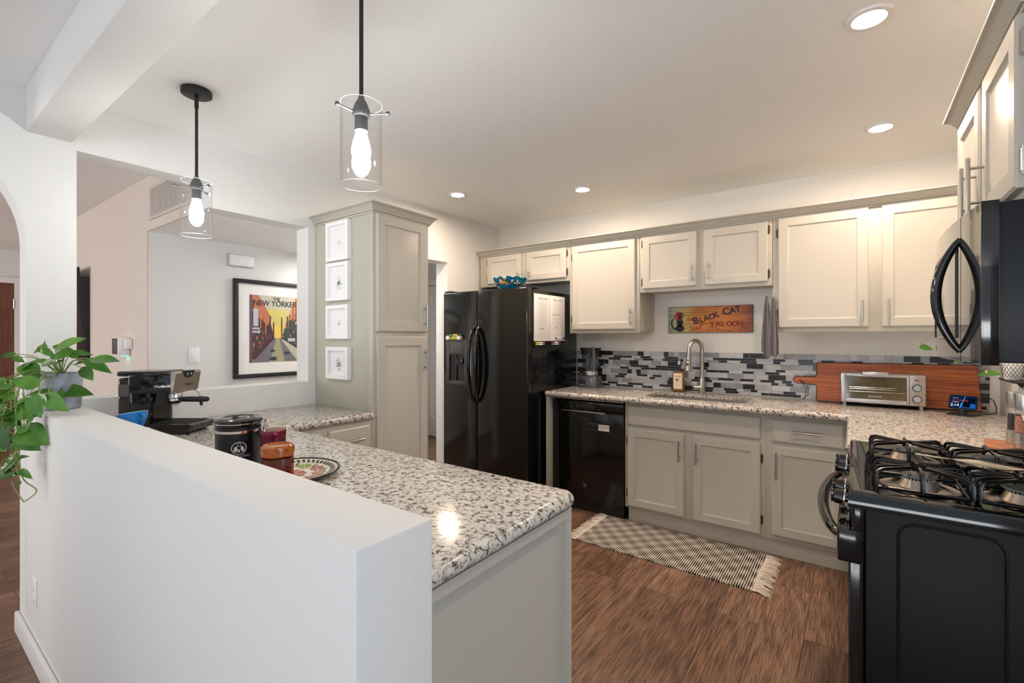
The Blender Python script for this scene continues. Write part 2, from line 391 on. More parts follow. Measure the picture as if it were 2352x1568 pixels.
# living room and hall beyond the pass-through
LIV = mat('living_wall_paint', (214, 203, 196), 0.75, bump=(95, 0.35, 0.004))
m = MB(); m.box((-8.6, 1.126, 0), (-3.93, 1.136, HC)); m.box((-3.93, 1.126, 2.068), (T0, 1.136, HC)); struct('wall_living', m, LIV)
m = MB(); m.box((-8.72, -3.6, 0), (-8.6, 1.246, HC)); struct('wall_far', m, WALL)
m = MB(); m.box((-4.05, 1.136, 0), (-3.93, 3.1, 2.068)); m.box((-5.6, 3.1, 0), (-3.93, 3.2, HC)); struct('wall_hall', m, WALL)
m = MB(); m.box((-5.72, 3.1, 0), (-5.6, 4.6, HC)); m.box((-5.6, 4.5, 0), (T0, 4.62, HC)); m.box((T0, YB + 0.12, 0), (WX, 4.62, HC)); struct('wall_hall_end', m, WALL)
m = MB(); m.box((-4.05, 1.136, 2.068), (T0, 3.2, 2.12)); struct('ceiling_hall', m, CEIL)
# far brown door
m = MB(); d1 = m; m.box((-8.6, 0.17, 0.01), (-8.565, 1.075, 2.015), 0.003)
dr = struct('door_1', m, wood('brown_door_wood', (92, 56, 40), (112, 70, 50), (128, 82, 60), scale=(6, 6, 1)))
m = MB(); m.box((-8.6, 1.08, 0), (-8.55, 1.15, 2.09)); m.box((-8.6, 0.10, 2.02), (-8.55, 1.08, 2.09)); m.box((-8.6, 0.10, 0), (-8.55, 0.165, 2.02))
struct('trim_1', m, TRIM)
m = MB(); m.cyl((-8.556, 1.078, 1.70), (-8.556, 1.078, 1.82), 0.012); part('hinge', m, STEEL, dr)
m = MB(); m.cyl((-8.54, 0.25, 1.0), (-8.51, 0.25, 1.0), 0.03); m.sphere((-8.50, 0.25, 1.0), 0.03); part('door_knob', m, NICKEL, dr)
# white panel door at the end of the hall
m = MB(); P = [(0, 0), (0, 0.032), (0.003, 0.035)]
m.box((-5.05, 4.465, 0.01), (-4.25, 4.5, 2.03), 0.003)
for x0, x1 in ((-4.95, -4.69), (-4.61, -4.35)):
    for z0, z1 in ((0.25, 0.72), (0.85, 1.0), (1.1, 1.95)):
        m.nested((x0, 4.466, z0), X, -Y, x1 - x0, z1 - z0, [(0, 0), (0, 0.006), (0.02, 0.006), (0.03, 0.001), (0.05, 0.006)])
struct('door_2', m, TRIM)
m = MB(); m.box((-5.12, 4.45, 0), (-5.05, 4.5, 2.11)); m.box((-4.25, 4.45, 0), (-4.18, 4.5, 2.11)); m.box((-5.05, 4.45, 2.035), (-4.25, 4.5, 2.11)); struct('trim_2', m, TRIM)
# baseboards
def bb(name, segs, h=0.092, t=0.016):
    m = MB()
    for a, b in segs: m.box((a[0], a[1], 0), (b[0], b[1], h), 0.006)
    struct(name, m, TRIM)
bb('baseboard_half', [((T0 - 0.016, YH0 - 0.016), (-0.551, YH0)), ((-0.567, YH0), (-0.551, YH1)), ((T0 - 0.016, YH0), (T0, 0.56))])
bb('baseboard_hall', [((-3.93, 1.14), (-3.914, 3.1)), ((-4.18, 4.484), (T0, 4.5)), ((T0 - 0.016, 3.041), (T0, 4.48))])
bb('baseboard_doorway', [((T0, 2.26), (WX, 2.276)), ((T0, 3.025), (WX, 3.041))])
bb('baseboard_living', [((-8.6, 1.11), (-3.93, 1.126)), ((-8.6, 1.16), (-8.584, 1.11)), ((-8.6, -3.6), (-8.584, 0.09))])
# ================================================================== CABINETS
SHAKER = [(0, 0), (0, 0.014), (0.006, 0.019), (0.052, 0.019), (0.058, 0.013), (0.064, 0.011)]
RAISED = [(0, 0), (0, 0.014), (0.006, 0.019), (0.058, 0.019), (0.063, 0.009), (0.070, 0.009), (0.098, 0.0185)]
SLAB = [(0, 0), (0, 0.012), (0.010, 0.019)]
def pull(parent, p, axis, N, length=0.128, r=0.006, out=0.032):
    m = MB(); p = Vector(p); a = Vector(axis); N = Vector(N)
    m.cyl(p + N * out - a * length / 2, p + N * out + a * length / 2, r, n=14)
    for s in (-1, 1): m.cyl(p + a * s * length * 0.31, p + a * s * length * 0.31 + N * out, 0.0042, n=10)
    return part('handle', m, NICKEL, parent)
def hinge(parent, p, N, U, h=0.05):
    m = MB(); p = Vector(p); N = Vector(N); U = Vector(U)
    m.cyl(p + N * 0.006 - Z * h / 2, p + N * 0.006 + Z * h / 2, 0.005, n=10)
    m.cyl(p + N * 0.006 - Z * (h / 2 + 0.006), p + N * 0.006 + Z * (h / 2 + 0.006), 0.003, n=8)
    c = p + N * 0.002; a = c - U * 0.007 - Z * h * 0.42; b = c + U * 0.007 + Z * h * 0.42 + N * 0.003
    m.box(a, b); return part('hinge', m, HINGE, parent)
def door(root, O, U, N, w, h, prof=SHAKER, name='door', hx=None, hz=None, hlen=0.128, hside=None, horiz=False, hin=None):
    m = MB(); m.nested(O, U, N, w, h, prof); d = part(name, m, CAB, root, smooth=20)
    O = Vector(O); U = Vector(U); N = Vector(N)
    if hx is not None: pull(d, O + U * hx + Z * hz + N * 0.019, U if horiz else Z, N, hlen)
    if hside is not None:
        for zz in (hin or (0.13, h - 0.13)): hinge(d, O + U * (w + 0.006 if hside > 0 else -0.006) + Z * zz, N, U)
    return d
YF = 3.47
# ---- back wall upper cabinets
def upper(name, label, x0, x1, z0, doors, lip=0.0):
    r = thing(name, label, 'cabinet', ((x0 + x1) / 2, (YF + YB) / 2, z0))
    m = MB(); m.box((x0, YF + 0.019, z0 + 0.012), (x1, YB - 0.002, 2.12)); m.box((x0, YF, z0), (x1, YF + 0.019, 2.12), 0.0015); part('cabinet_body', m, CABF, r)
    for (a, b, c, d, hx, hs, hl) in doors:
        door(r, (a, YF, c), X, -Y, b - a, d - c, hx=hx if hx is None else (b - a - 0.028 if hx > 0 else 0.028), hz=0.028 + hl / 2, hlen=hl, hside=hs, hin=(0.05, d - c - 0.05) if d - c < 0.5 else (0.09, d - c - 0.09))
    return r
upper('upper_cabinet', 'short greige cabinet with two small doors above the black refrigerator', -2.905, -1.930, 1.815, [(-2.809, -2.417, 1.838, 2.095, 1, -1, 0.055), (-2.358, -1.958, 1.842, 2.095, -1, 1, 0.055)])
upper('upper_cabinet', 'tall greige cabinet with one door hanging just right of the refrigerator above the blender', -1.927, -1.322, 1.372, [(-1.900, -1.353, 1.400, 2.093, 1, -1, 0.128)])
upper('upper_cabinet', 'short greige cabinet with two square doors above the sink and wooden sign', -1.319, -0.428, 1.677, [(-1.295, -0.902, 1.703, 2.093, 1, -1, 0.128), (-0.849, -0.454, 1.703, 2.093, -1, 1, 0.128)])
upper('upper_cabinet', 'wide greige cabinet with two large doors above the cutting board and toaster oven', -0.425, 0.660, 1.372, [(-0.394, 0.070, 1.400, 2.100, 1, -1, 0.128), (0.132, 0.596, 1.400, 2.100, -1, 1, 0.128)])
def crown_prof(run, O, out, z0, h, d):
    """returns points of an ogee section in (out, z)"""
    return [(0, 0), (0.008, 0), (0.010, h * 0.14), (0.0045, h * 0.15), (0.0045, h * 0.20), (0.015, h * 0.21), (0.017, h * 0.33), (d * 0.40, h * 0.38), (d * 0.50, h * 0.48), (d * 0.58, h * 0.62), (d * 0.72, h * 0.76), (d * 0.84, h * 0.79), (d * 0.84, h * 0.86), (d, h * 0.87), (d, h), (0, h)]
def crown(m, path, outs, z0, h=0.055, d=0.055):
    """path of wall-side points with outward mitre vectors"""
    rings = []
    for p, o in zip(path, outs):
        p = Vector(p); o = Vector(o)
        rings.append([m.bm.verts.new(p + o * a + Z * (z0 + b)) for a, b in crown_prof(0, 0, 0, 0, h, d)])
    for A, B in zip(rings, rings[1:]):
        for j in range(len(A)): m.bm.faces.new((A[j], A[(j + 1) % len(A)], B[(j + 1) % len(A)], B[j]))
    m.bm.faces.new(rings[0]); m.bm.faces.new(list(reversed(rings[-1])))
m = MB(); crown(m, [(-2.908, YF - 0.001, 0), (0.665, YF - 0.001, 0)], [(0, -1, 0), (0, -1, 0)], 2.102, 0.052, 0.06)
solo('crown_moulding', m, CABF, 'long greige crown moulding running along the top of the back wall cabinets', 'moulding', smooth=18)
# ---- pantry
PX0, PX1, PY0, PY1 = WX + 0.002, -2.314, 1.77, 2.215
r = thing('pantry_cabinet', 'tall greige pantry cabinet with two raised panel doors standing beside the left worktop', 'cabinet', ((PX0 + PX1) / 2, (PY0 + PY1) / 2, 0))
m = MB(); m.box((PX0, PY0, 0.1), (PX1 - 0.019, PY1, 2.10)); m.box((PX0, PY0 + 0.01, 0.0), (PX1 - 0.08, PY1, 0.1)); part('cabinet_body', m, PANP, r)
m = MB(); m.box((PX1 - 0.05, PY0 - 0.004, 0.1), (PX1, PY1 + 0.002, 2.10), 0.002); part('face_frame', m, CABF, r)
for z0, h, hz in ((0.12, 1.222, 1.05), (1.372, 0.708, 0.105)):
    door(r, (PX1, PY0 + 0.018, z0), Y, X, PY1 - PY0 - 0.040, h, prof=RAISED, hx=PY1 - PY0 - 0.040 - 0.03, hz=hz + 0.02 if z0 < 1 else hz, hlen=0.155)
m = MB(); crown(m, [(PX0, PY0, 0), (PX1, PY0, 0), (PX1, PY1, 0), (PX0, PY1, 0)], [(0, -1, 0), (1, -1, 0), (1, 1, 0), (0, 1, 0)], 2.082, 0.058, 0.05)
m.box((PX0, PY0, 2.09), (PX1, PY1, 2.138)); part('crown_moulding', m, CABF, r, smooth=18)
# ---- base cabinets back wall
YBF = 3.268
def base(name, label, x0, x1, y0=YBF):
    r = thing(name, label, 'cabinet', ((x0 + x1) / 2, (y0 + YB) / 2, 0))
    m = MB(); m.box((x0, y0 + 0.019, 0.1), (x1, YB - 0.002, 0.60)); m.box((x0, y0, 0.1), (x1, y0 + 0.019, 0.871), 0.0015)
    m.box((x0, y0 + 0.019, 0.60), (x0 + 0.018, YB - 0.002, 0.871)); m.box((x1 - 0.018, y0 + 0.019, 0.60), (x1, YB - 0.002, 0.871)); part('cabinet_body', m, CABF, r)
    m = MB(); m.box((x0 + (0.02 if name == 'sink_cabinet' else 0), y0 + 0.018, 0.0), (x1, y0 + 0.034, 0.1)); part('toe_kick', m, CABF, r)
    return r
r = base('sink_cabinet', 'greige sink base cabinet with two doors and a false drawer front behind the rug', -1.355, -0.4392)
door(r, (-1.331, YBF, 0.703), X, -Y, 0.865, 0.14, SLAB, name='false_front')
door(r, (-1.331, YBF, 0.116), X, -Y, 0.402, 0.560, hx=0.374, hz=0.45, hside=-1, hlen=0.14, hin=(0.09, 0.47))
door(r, (-0.872, YBF, 0.116), X, -Y, 0.405, 0.560, hx=0.028, hz=0.45, hside=1, hlen=0.14, hin=(0.09, 0.47))
r = base('drawer_cabinet', 'greige base cabinet with one drawer over one door beside the black stove', -0.4388, -0.024)
door(r, (-0.406, YBF, 0.699), X, -Y, 0.365, 0.14, SLAB, name='drawer', hx=0.185, hz=0.075, hlen=0.155, horiz=True)
door(r, (-0.406, YBF, 0.130), X, -Y, 0.365, 0.547, hx=0.028, hz=0.43, hlen=0.155)
m = MB(); m.box((-1.996, 3.20, 0), (-1.968, YB - 0.002, 0.871), 0.002); solo('end_panel', m, CABF, 'narrow greige end panel between the refrigerator and the dishwasher', 'panel')
r = thing('corner_cabinet', 'greige corner base cabinet under the right worktop behind the stove', 'cabinet', (0.3, 3.0, 0))
m = MB(); m.box((0.0, 2.29, 0.1), (XR - 0.002, YBF, 0.871)); m.box((-0.020, YBF, 0.1), (XR - 0.002, YB - 0.002, 0.871)); m.box((0.03, 2.29, 0), (XR - 0.002, YBF, 0.1)); part('cabinet_body', m, CABF, r)
# ---- left base run (drawers) and peninsula
r = thing('drawer_cabinet', 'pale greige drawer cabinet under the left worktop beside the pantry', 'cabinet', (-2.6, 1.49, 0))
FX = -2.317
m = MB(); m.box((WX + 0.002, 1.175, 0.1), (FX - 0.019, 1.768, 0.853)); m.box((FX - 0.019, 1.175, 0.1), (FX, 1.766, 0.853), 0.0015); m.box((WX + 0.002, 1.175, 0), (FX - 0.08, 1.768, 0.1)); part('cabinet_body', m, CABF, r)
door(r, (FX, 1.47, 0.68), Y, X, 0.268, 0.145, SLAB, name='drawer', hx=0.134, hz=0.075, hlen=0.155, horiz=True)
door(r, (FX, 1.205, 0.68), Y, X, 0.225, 0.145, SLAB, name='drawer', hx=0.112, hz=0.075, hlen=0.128, horiz=True)
door(r, (FX, 1.205, 0.12), Y, X, 0.533, 0.54)
r = thing('peninsula_cabinet', 'long peninsula base cabinet with pale grey framed end panel behind the half wall', 'cabinet', (-1.7, 0.86, 0))
m = MB(); m.box((WX + 0.002, YH1 + 0.002, 0.09), (-0.672, 1.168, 0.853)); m.box((WX + 0.05, YH1 + 0.002, 0), (-0.672, 1.10, 0.09)); part('cabinet_body', m, CABF, r)
m = MB(); m.nested((-0.672, YH1 + 0.004, 0.0), Y, X, 1.180 - YH1 - 0.004, 0.853, [(0, 0), (0, 0.022), (0.026, 0.022), (0.030, 0.006)]); part('end_panel', m, CAB, r, smooth=20)
for k in range(3):
    door(r, (-0.75 - 0.5 * (k + 1), 1.168, 0.12), X, Y, 0.46, 0.54); door(r, (-0.75 - 0.5 * (k + 1), 1.168, 0.69), X, Y, 0.46, 0.135, SLAB, name='drawer')
# ---- worktops
def offset(poly, d):
    n = len(poly); out = []
    area_ = sum(poly[i][0] * poly[(i + 1) % n][1] - poly[(i + 1) % n][0] * poly[i][1] for i in range(n)); s = 1 if area_ > 0 else -1
    for i in range(n):
        a, b, c = Vector(poly[i - 1]), Vector(poly[i]), Vector(poly[(i + 1) % n])
        n1 = Vector((-(b - a).y, (b - a).x)).normalized() * s; n2 = Vector((-(c - b).y, (c - b).x)).normalized() * s
        k = n1 + n2; k = k / max(0.3, k.dot(n1)) if k.length > 1e-6 else n1
        out.append(tuple(b + k * d))
    return out
def slab(poly, z0, z1, hole=None, r=None):
    m = MB(); r = r or (z1 - z0) / 2; zm = (z0 + z1) / 2; rings = []
    for i in range(9):
        a = math.radians(-90 + 180 * i / 8); p = offset(poly, r * (1 - math.cos(a)))
        rings.append([m.bm.verts.new((q[0], q[1], zm + r * math.sin(a))) for q in p])
    n = len(poly)
    for A, B in zip(rings, rings[1:]):
        for j in range(n): m.bm.faces.new((A[j], A[(j + 1) % n], B[(j + 1) % n], B[j]))
    for ring, z in ((rings[0], z0), (rings[-1], z1)):
        loops = [[v.co.copy() for v in ring]]; vs = list(ring)
        if hole:
            hv = [m.bm.verts.new((q[0], q[1], z)) for q in hole]; loops.append([v.co.copy() for v in hv]); vs += hv
            if z == z0: hb = hv
            else: ht = hv
        for t in tessellate_polygon([[Vector((c.x, c.y, 0)) for c in l] for l in loops]):
            try: m.bm.faces.new([vs[i] for i in t])
            except ValueError: pass
    if hole:
        for j in range(len(hole)): m.bm.faces.new((hb[j], hb[(j + 1) % len(hole)], ht[(j + 1) % len(hole)], ht[j]))
    return m
def cnr(cx, cy, r, a0, a1, n=6): return [(cx + r * math.cos(math.radians(a0 + (a1 - a0) * i / n)), cy + r * math.sin(math.radians(a0 + (a1 - a0) * i / n))) for i in range(n + 1)]
SX0, SX1, SY0, SY1 = -1.235, -0.565, 3.300, 3.66
hole = [((SX0 + SX1) / 2 + p[0], (SY0 + SY1) / 2 + p[1]) for p in rrect(SX1 - SX0, SY1 - SY0, 0.07, 5)]
p = cnr(-2.0 + 0.03, 3.165 + 0.03, 0.03, 180, 270) + [(-0.028, 3.165), (-0.028, 2.285), (XR - 0.001, 2.285), (XR - 0.001, YB - 0.001), (-2.0, YB - 0.001)]
solo('worktop', slab(p, 0.872, 0.912, hole), GRAN, 'speckled granite worktop along the back wall holding the sink and toaster oven', 'worktop')
p = [(WX + 0.001, YH1 + 0.002)] + cnr(-0.637 - 0.045, YH1 + 0.002 + 0.002, 0.002, -90, -45, 1)[:1] + [(-0.637, YH1 + 0.002)] + cnr(-0.637 - 0.045, 1.205 - 0.045, 0.045, 0, 90) + cnr(-2.285 + 0.02, 1.205 + 0.02, 0.02, 270, 180, 4) + cnr(-2.285 - 0.012, 1.767 - 0.012, 0.012, 0, 90, 2) + [(WX + 0.001, 1.767)]
solo('worktop', slab(p, 0.856, 0.896), GRAN, 'speckled granite peninsula worktop behind the half wall holding the jars and espresso machine', 'worktop')
# ---- right wall upper cabinet over the microwave
RX = 0.308
r = thing('upper_cabinet', 'greige cabinet with steel bar handles mounted above the black microwave', 'cabinet', (0.49, 1.86, 1.648))
m = MB(); m.box((RX + 0.019, 1.49, 1.66), (XR - 0.002, 2.235, 2.08)); m.box((RX, 1.49, 1.648), (RX + 0.019, 2.235, 2.08), 0.0015); part('cabinet_body', m, CABF, r)
door(r, (RX, 2.215, 1.668), -Y, -X, 0.335, 0.385, hx=0.307, hz=0.09, hlen=0.155, hside=-1, hin=(0.06, 0.32))
door(r, (RX, 1.835, 1.668), -Y, -X, 0.335, 0.385, hx=0.028, hz=0.09, hlen=0.155, hside=1, hin=(0.06, 0.32))
for hg in r.children_recursive:
    if hg.name.startswith('hinge'): hg.data.materials[0] = STEEL
m = MB(); crown(m, [(XR - 0.003, 2.235, 0), (RX, 2.235, 0), (RX, 1.49, 0), (XR - 0.003, 1.49, 0)], [(0, 1, 0), (-1, 1, 0), (-1, -1, 0), (0, -1, 0)], 2.055, 0.055, 0.048)
m.box((RX, 1.49, 2.06), (XR - 0.003, 2.235, 2.11)); part('crown_moulding', m, CABF, r, smooth=18)
# ---- backsplash
rng = random.Random(3); m = MB(); z = 0.913; H0, H1 = 0.0385, 0.0185
xa, xb = -2.03, 0.632
m.box((xa, YB - 0.006, z), (xb, YB - 0.001, 1.222), mi=4)
rows = []; zz = 1.2215
while zz > z + 0.01:
    for h in (H0, H1, H1):
        rows.append((zz - h, zz)); zz -= h
        if zz <= z + 0.01: break
for k, (r0, r1) in enumerate(rows):
    x = xa - rng.random() * 0.1; thick = (r1 - r0) > 0.03; last = 0
    while x < xb:
        wd = rng.choice((0.045, 0.06, 0.075, 0.09, 0.11)) if not thick else rng.choice((0.04, 0.055, 0.08, 0.11))
        x0 = max(x, xa); x1 = min(x + wd, xb)
        if thick: c = rng.choices((0, 1, 2, 3), (30, 28, 26, 16))[0]
        else: c = rng.choices((0, 1, 2, 3), (52, 10, 18, 20))[0] if last != 0 or rng.random() < 0.55 else rng.choice((2, 3))
        last = c
        if x1 - x0 > 0.004: m.box((x0 + 0.0012, YB - 0.0085, max(r0 + 0.0011, z)), (x1 - 0.0012, YB - 0.004, r1 - 0.0011), mi=c)
        x += wd
struct('trim_3', m, M_TILE, smooth=0)
# ================================================================== REFRIGERATOR
r = thing('refrigerator', 'tall glossy black side by side refrigerator with a dispenser and paired curved handles', 'refrigerator', (-2.47, 3.36, 0))
m = MB(); m.box((-2.918, 3.048, 0.02), (-2.028, 3.77, 1.715), 0.006); m.box((-2.90, 3.02, 0), (-2.05, 3.70, 0.03)); part('body', m, BLACKA, r)
dl = None
for x0, x1 in ((-2.922, -2.538), (-2.532, -2.024)):
    m = MB(); m.box((x0, 2.98, 0.05), (x1, 3.043, 1.728), 0.012, seg=4); d = part('door', m, BLACKA, r); dl = dl or d
m = MB()
for a, b, c, d_ in ((-2.869, -2.835, 0.932, 1.317), (-2.661, -2.627, 0.932, 1.317), (-2.835, -2.661, 1.19, 1.317), (-2.835, -2.661, 0.932, 0.965)): m.box((a, 2.962, c), (b, 2.981, d_), 0.003)
part('dispenser_frame', m, mat('dispenser_grey', (58, 58, 60), 0.4), dl)
m = MB(); m.box((-2.835, 2.975, 0.965), (-2.661, 2.981, 1.19)); m.box((-2.765, 2.966, 0.97), (-2.748, 2.977, 1.19), 0.004); m.box((-2.745, 2.964, 1.11), (-2.675, 2.978, 1.16), 0.005)
part('dispenser_recess', m, mat('dispenser_black', (6, 6, 7), 0.25), dl)
m = MB(); m.box((-2.815, 2.9612, 1.28), (-2.70, 2.9622, 1.283)); m.box((-2.815, 2.9612, 1.235), (-2.70, 2.9622, 1.2375))
for k in range(3): m.box((-2.81, 2.9612, 1.245 + 0.013 * k), (-2.79, 2.9622, 1.249 + 0.013 * k)); m.box((-2.715, 2.9612, 1.245 + 0.013 * k), (-2.70, 2.9622, 1.249 + 0.013 * k)); m.box((-2.775, 2.9612, 1.247 + 0.013 * k), (-2.735, 2.9622, 1.249 + 0.013 * k))
for k in range(5): m.cyl((-2.81 + 0.024 * k, 2.9612, 1.218), (-2.81 + 0.024 * k, 2.9622, 1.218), 0.004, n=8)
m.text('GE', 0.018, (-2.68, 2.9612, 1.21), X, Z)
part('control_markings', m, mat('grey_print', (120, 120, 122), 0.6), dl)
doors_ = [o for o in r.children if o.name.startswith('door')]
for k, hx in enumerate((-2.572, -2.500)):
    m = MB(); pts = []
    for i in range(25):
        t = i / 24; z = 0.80 + 0.625 * t; s = math.sin(PI * t) ** 0.55
        pts.append((hx + (0.012 if k == 0 else -0.012) * (1 - s), 2.985 - 0.075 * s, z))
    m.tube(pts, [0.011 + 0.007 * math.sin(PI * i / 24) for i in range(25)], n=14)
    part('handle', m, BLACKG, doors_[k])
for x0, x1 in ((-2.915, -2.84), (-2.11, -2.035)):
    m = MB(); m.box((x0, 2.99, 1.728), (x1, 3.17, 1.742), 0.004); part('hinge_cover', m, BLACKM, r)
# bowl on the refrigerator
BOWLP = None
def painted(name, base_, stops, scale, rough=0.12):
    m, n, b = nt(name); mp = mapping(n)
    v = tex(n, 'ShaderNodeTexVoronoi', mp, Scale=scale); rr = ramp(n, stops); rr.color_ramp.interpolation = 'CONSTANT'
    sep = n.nodes.new('ShaderNodeSeparateColor'); n.links.new(v.outputs['Color'], sep.inputs[0]); n.links.new(sep.outputs[0], rr.inputs['Fac'])
    r2 = ramp(n, [(0, (255, 255, 255)), (0.55, (255, 255, 255)), (0.62, (60, 40, 30)), (1, (60, 40, 30))])
    ml = n.nodes.new('ShaderNodeMath'); ml.operation = 'MULTIPLY'; ml.inputs[1].default_value = 1.0; n.links.new(v.outputs['Distance'], ml.inputs[0]); n.links.new(ml.outputs[0], r2.inputs['Fac'])
    c = mixc(n, rr.outputs['Color'], r2.outputs['Color'], 0.6, 'MULTIPLY')
    n.links.new(c, b.inputs['Base Color']); b.inputs['Roughness'].default_value = rough
    return m
r = thing('serving_bowl', 'turquoise flower painted ceramic bowl on top of the refrigerator', 'bowl', (-2.30, 3.13, 1.7165))
bc = (-2.30, 3.13, 1.717)
m = MB(); m.lathe([(0, 0), (0.075, 0), (0.08, 0.004), (0.115, 0.045), (0.132, 0.085), (0.143, 0.105), (0.140, 0.108), (0.127, 0.088), (0.108, 0.048), (0.072, 0.010), (0, 0.008)], bc, 56)
for v in m.bm.verts:
    dx, dy = v.co.x - bc[0], v.co.y - bc[1]; rr = math.hypot(dx, dy)
    if rr > 0.11: v.co.z += 0.006 * math.cos(12 * math.atan2(dy, dx)) * (rr - 0.11) / 0.03
part('bowl_body', m, painted('turquoise_glaze', None, [(0, (20, 130, 165)), (0.45, (14, 112, 150)), (0.8, (40, 160, 180)), (0.93, (235, 225, 205))], 46), r)
cols = [(225, 110, 30), (245, 240, 225), (215, 60, 35), (240, 150, 40), (90, 150, 50), (230, 190, 60)]
fm = [mat('flower_%d' % i, c, 0.15) for i, c in enumerate(cols)] + [mat('flower_black', (25, 25, 30), 0.2)]
def on_bowl(a, h, out=0.0015):
    rr = 0.08 + (h - 0.004) * 0.62 + out if h > 0.004 else 0.08
    if h > 0.045: rr = 0.1155 + (h - 0.045) * 0.43 + out
    return Vector((bc[0] + rr * math.cos(a), bc[1] + rr * math.sin(a), bc[2] + h))
m = MB()
for k in range(14):
    a0 = 2 * PI * k / 14; h0 = 0.035 + 0.016 * (k % 2); ci = (0, 1, 2, 3)[k % 4]
    for j in range(11):
        th = 2 * PI * j / 11; ra = 0.026
        p = [on_bowl(a0 + ra * q * math.cos(th + o) / 0.11, h0 + ra * q * math.sin(th + o) * 0.95, 0.002) for q, o in ((0.3, -0.2), (0.95, -0.22), (1.05, 0), (0.95, 0.22), (0.3, 0.2))]
        m.quad(*p, mi=ci if j % 2 else (ci if ci != 1 else 6))
    p = [on_bowl(a0 + 0.009 * math.cos(2 * PI * q / 8) / 0.11, h0 + 0.009 * math.sin(2 * PI * q / 8), 0.003) for q in range(8)]; m.quad(*p, mi=5)
    for s in (-1, 1):
        a1 = a0 + s * 0.26; p = [on_bowl(a1 + q[0] / 0.11, 0.02 + q[1], 0.001) for q in ((0, -0.01), (0.012, 0.0), (0, 0.016), (-0.012, 0.0))]; m.quad(*p, mi=4)
part('flower_pattern', m, fm, r, recalc=False)
# planner boards on the side
def board_part(m, y0, y1, heads, lines):
    pass
r = thing('planner_board', 'white magnetic planner board with two printed sheets on the refrigerator side', 'planner', (-2.02, 3.305, 1.308))
SX = -2.0265
bo = []
for ya, yb in ((3.066, 3.30), (3.304, 3.548)):
    m = MB(); m.box((SX, ya, 1.308), (SX + 0.006, yb, 1.684), 0.001); bo.append(part('board', m, PAPER, r))
xx = SX + 0.0065
def tx(s, sz, y, z): m = MB(); m.text(s, sz, (xx, y, z), Y, Z); part('heading', m, INK, bo[0] if y < 3.3 else bo[1])
tx('DAILY DUTIES', 0.022, 3.195, 1.64); tx('BIG JOBS', 0.020, 3.18, 1.40); tx('WEEKLY NOTES', 0.022, 3.43, 1.64); tx('KITCHEN AGEND', 0.018, 3.41, 1.52); tx('NOTES', 0.018, 3.41, 1.412)
m = MB()
for k in range(16): m.box((xx - 0.0004, 3.115, 1.618 - 0.0125 * k), (xx, 3.245, 1.6168 - 0.0125 * k))
for k in range(5): m.box((xx - 0.0004, 3.115, 1.385 - 0.013 * k), (xx, 3.27, 1.3838 - 0.013 * k))
for k in range(6): m.box((xx - 0.0004, 3.15 + 0.018 * k, 1.43), (xx, 3.151 + 0.018 * k, 1.618))
part('ruled_lines', m, mat('pale_ink', (165, 165, 168), 0.7), bo[0]); m = MB()
for k in range(6): m.box((xx - 0.0004, 3.34, 1.62 - 0.014 * k), (xx, 3.50, 1.6188 - 0.014 * k))
for k in range(6): m.box((xx - 0.0004, 3.34, 1.50 - 0.0125 * k), (xx, 3.50, 1.4988 - 0.0125 * k))
part('ruled_lines', m, mat('pale_ink', (165, 165, 168), 0.7), bo[1])
def marker(y0, z, l, c0, c1, body, label):
    t = thing('marker', label, 'marker', (SX + 0.008, y0 + l / 2, z - 0.006), group='magnetic markers on the refrigerator side')
    m = MB(); m.cyl((SX + 0.0085, y0 + l * 0.28, z), (SX + 0.0085, y0 + l * 0.75, z), 0.0055, n=10); part('barrel', m, WHITE, t)
    m = MB(); m.cyl((SX + 0.0085, y0, z), (SX + 0.0085, y0 + l * 0.28, z), 0.0062, n=10); part('cap', m, mat('ink_' + c0[0], c0[1], 0.35), t)
    m = MB(); m.cyl((SX + 0.0085, y0 + l * 0.75, z), (SX + 0.0085, y0 + l, z), 0.0052, n=10); part('end_cap', m, mat('ink_' + c1[0], c1[1], 0.35), t)
marker(3.085, 1.295, 0.13, ('yellow', (220, 200, 70)), ('orange', (225, 110, 70)), 0, 'yellow capped marker with orange end below the planner board')
marker(3.085, 1.281, 0.13, ('lime', (190, 215, 90)), ('teal', (40, 130, 120)), 0, 'lime capped marker with teal end below the planner board')
marker(3.325, 1.295, 0.14, ('red', (170, 50, 70)), ('purple', (110, 70, 140)), 0, 'red capped marker with purple end below the planner board')
marker(3.325, 1.281, 0.14, ('aqua', (80, 165, 190)), ('blue', (40, 70, 150)), 0, 'aqua capped marker with blue end below the planner board')
t = thing('marker', 'black and white marker clipped across the lower corner of the planner board', 'marker', (SX + 0.012, 3.475, 1.326), group='magnetic markers on the refrigerator side')
m = MB(); m.cyl((SX + 0.0125, 3.40, 1.331), (SX + 0.0125, 3.49, 1.331), 0.0055, n=10); part('barrel', m, WHITE, t)
m = MB(); m.cyl((SX + 0.0125, 3.49, 1.331), (SX + 0.0125, 3.53, 1.331), 0.006, n=10); m.cyl((SX + 0.0125, 3.385, 1.331), (SX + 0.0125, 3.40, 1.331), 0.005, n=10); part('cap', m, BLACKM, t)
m = MB(); m.cyl((-2.0275, 3.585, 1.285), (-2.018, 3.585, 1.285), 0.006, n=12); m.cyl((-2.0275, 3.59, 1.305), (-2.020, 3.59, 1.305), 0.006, n=12); solo('hook_magnet', m, CHROME, 'tiny chrome magnet on the refrigerator side right of the planner', 'magnet')
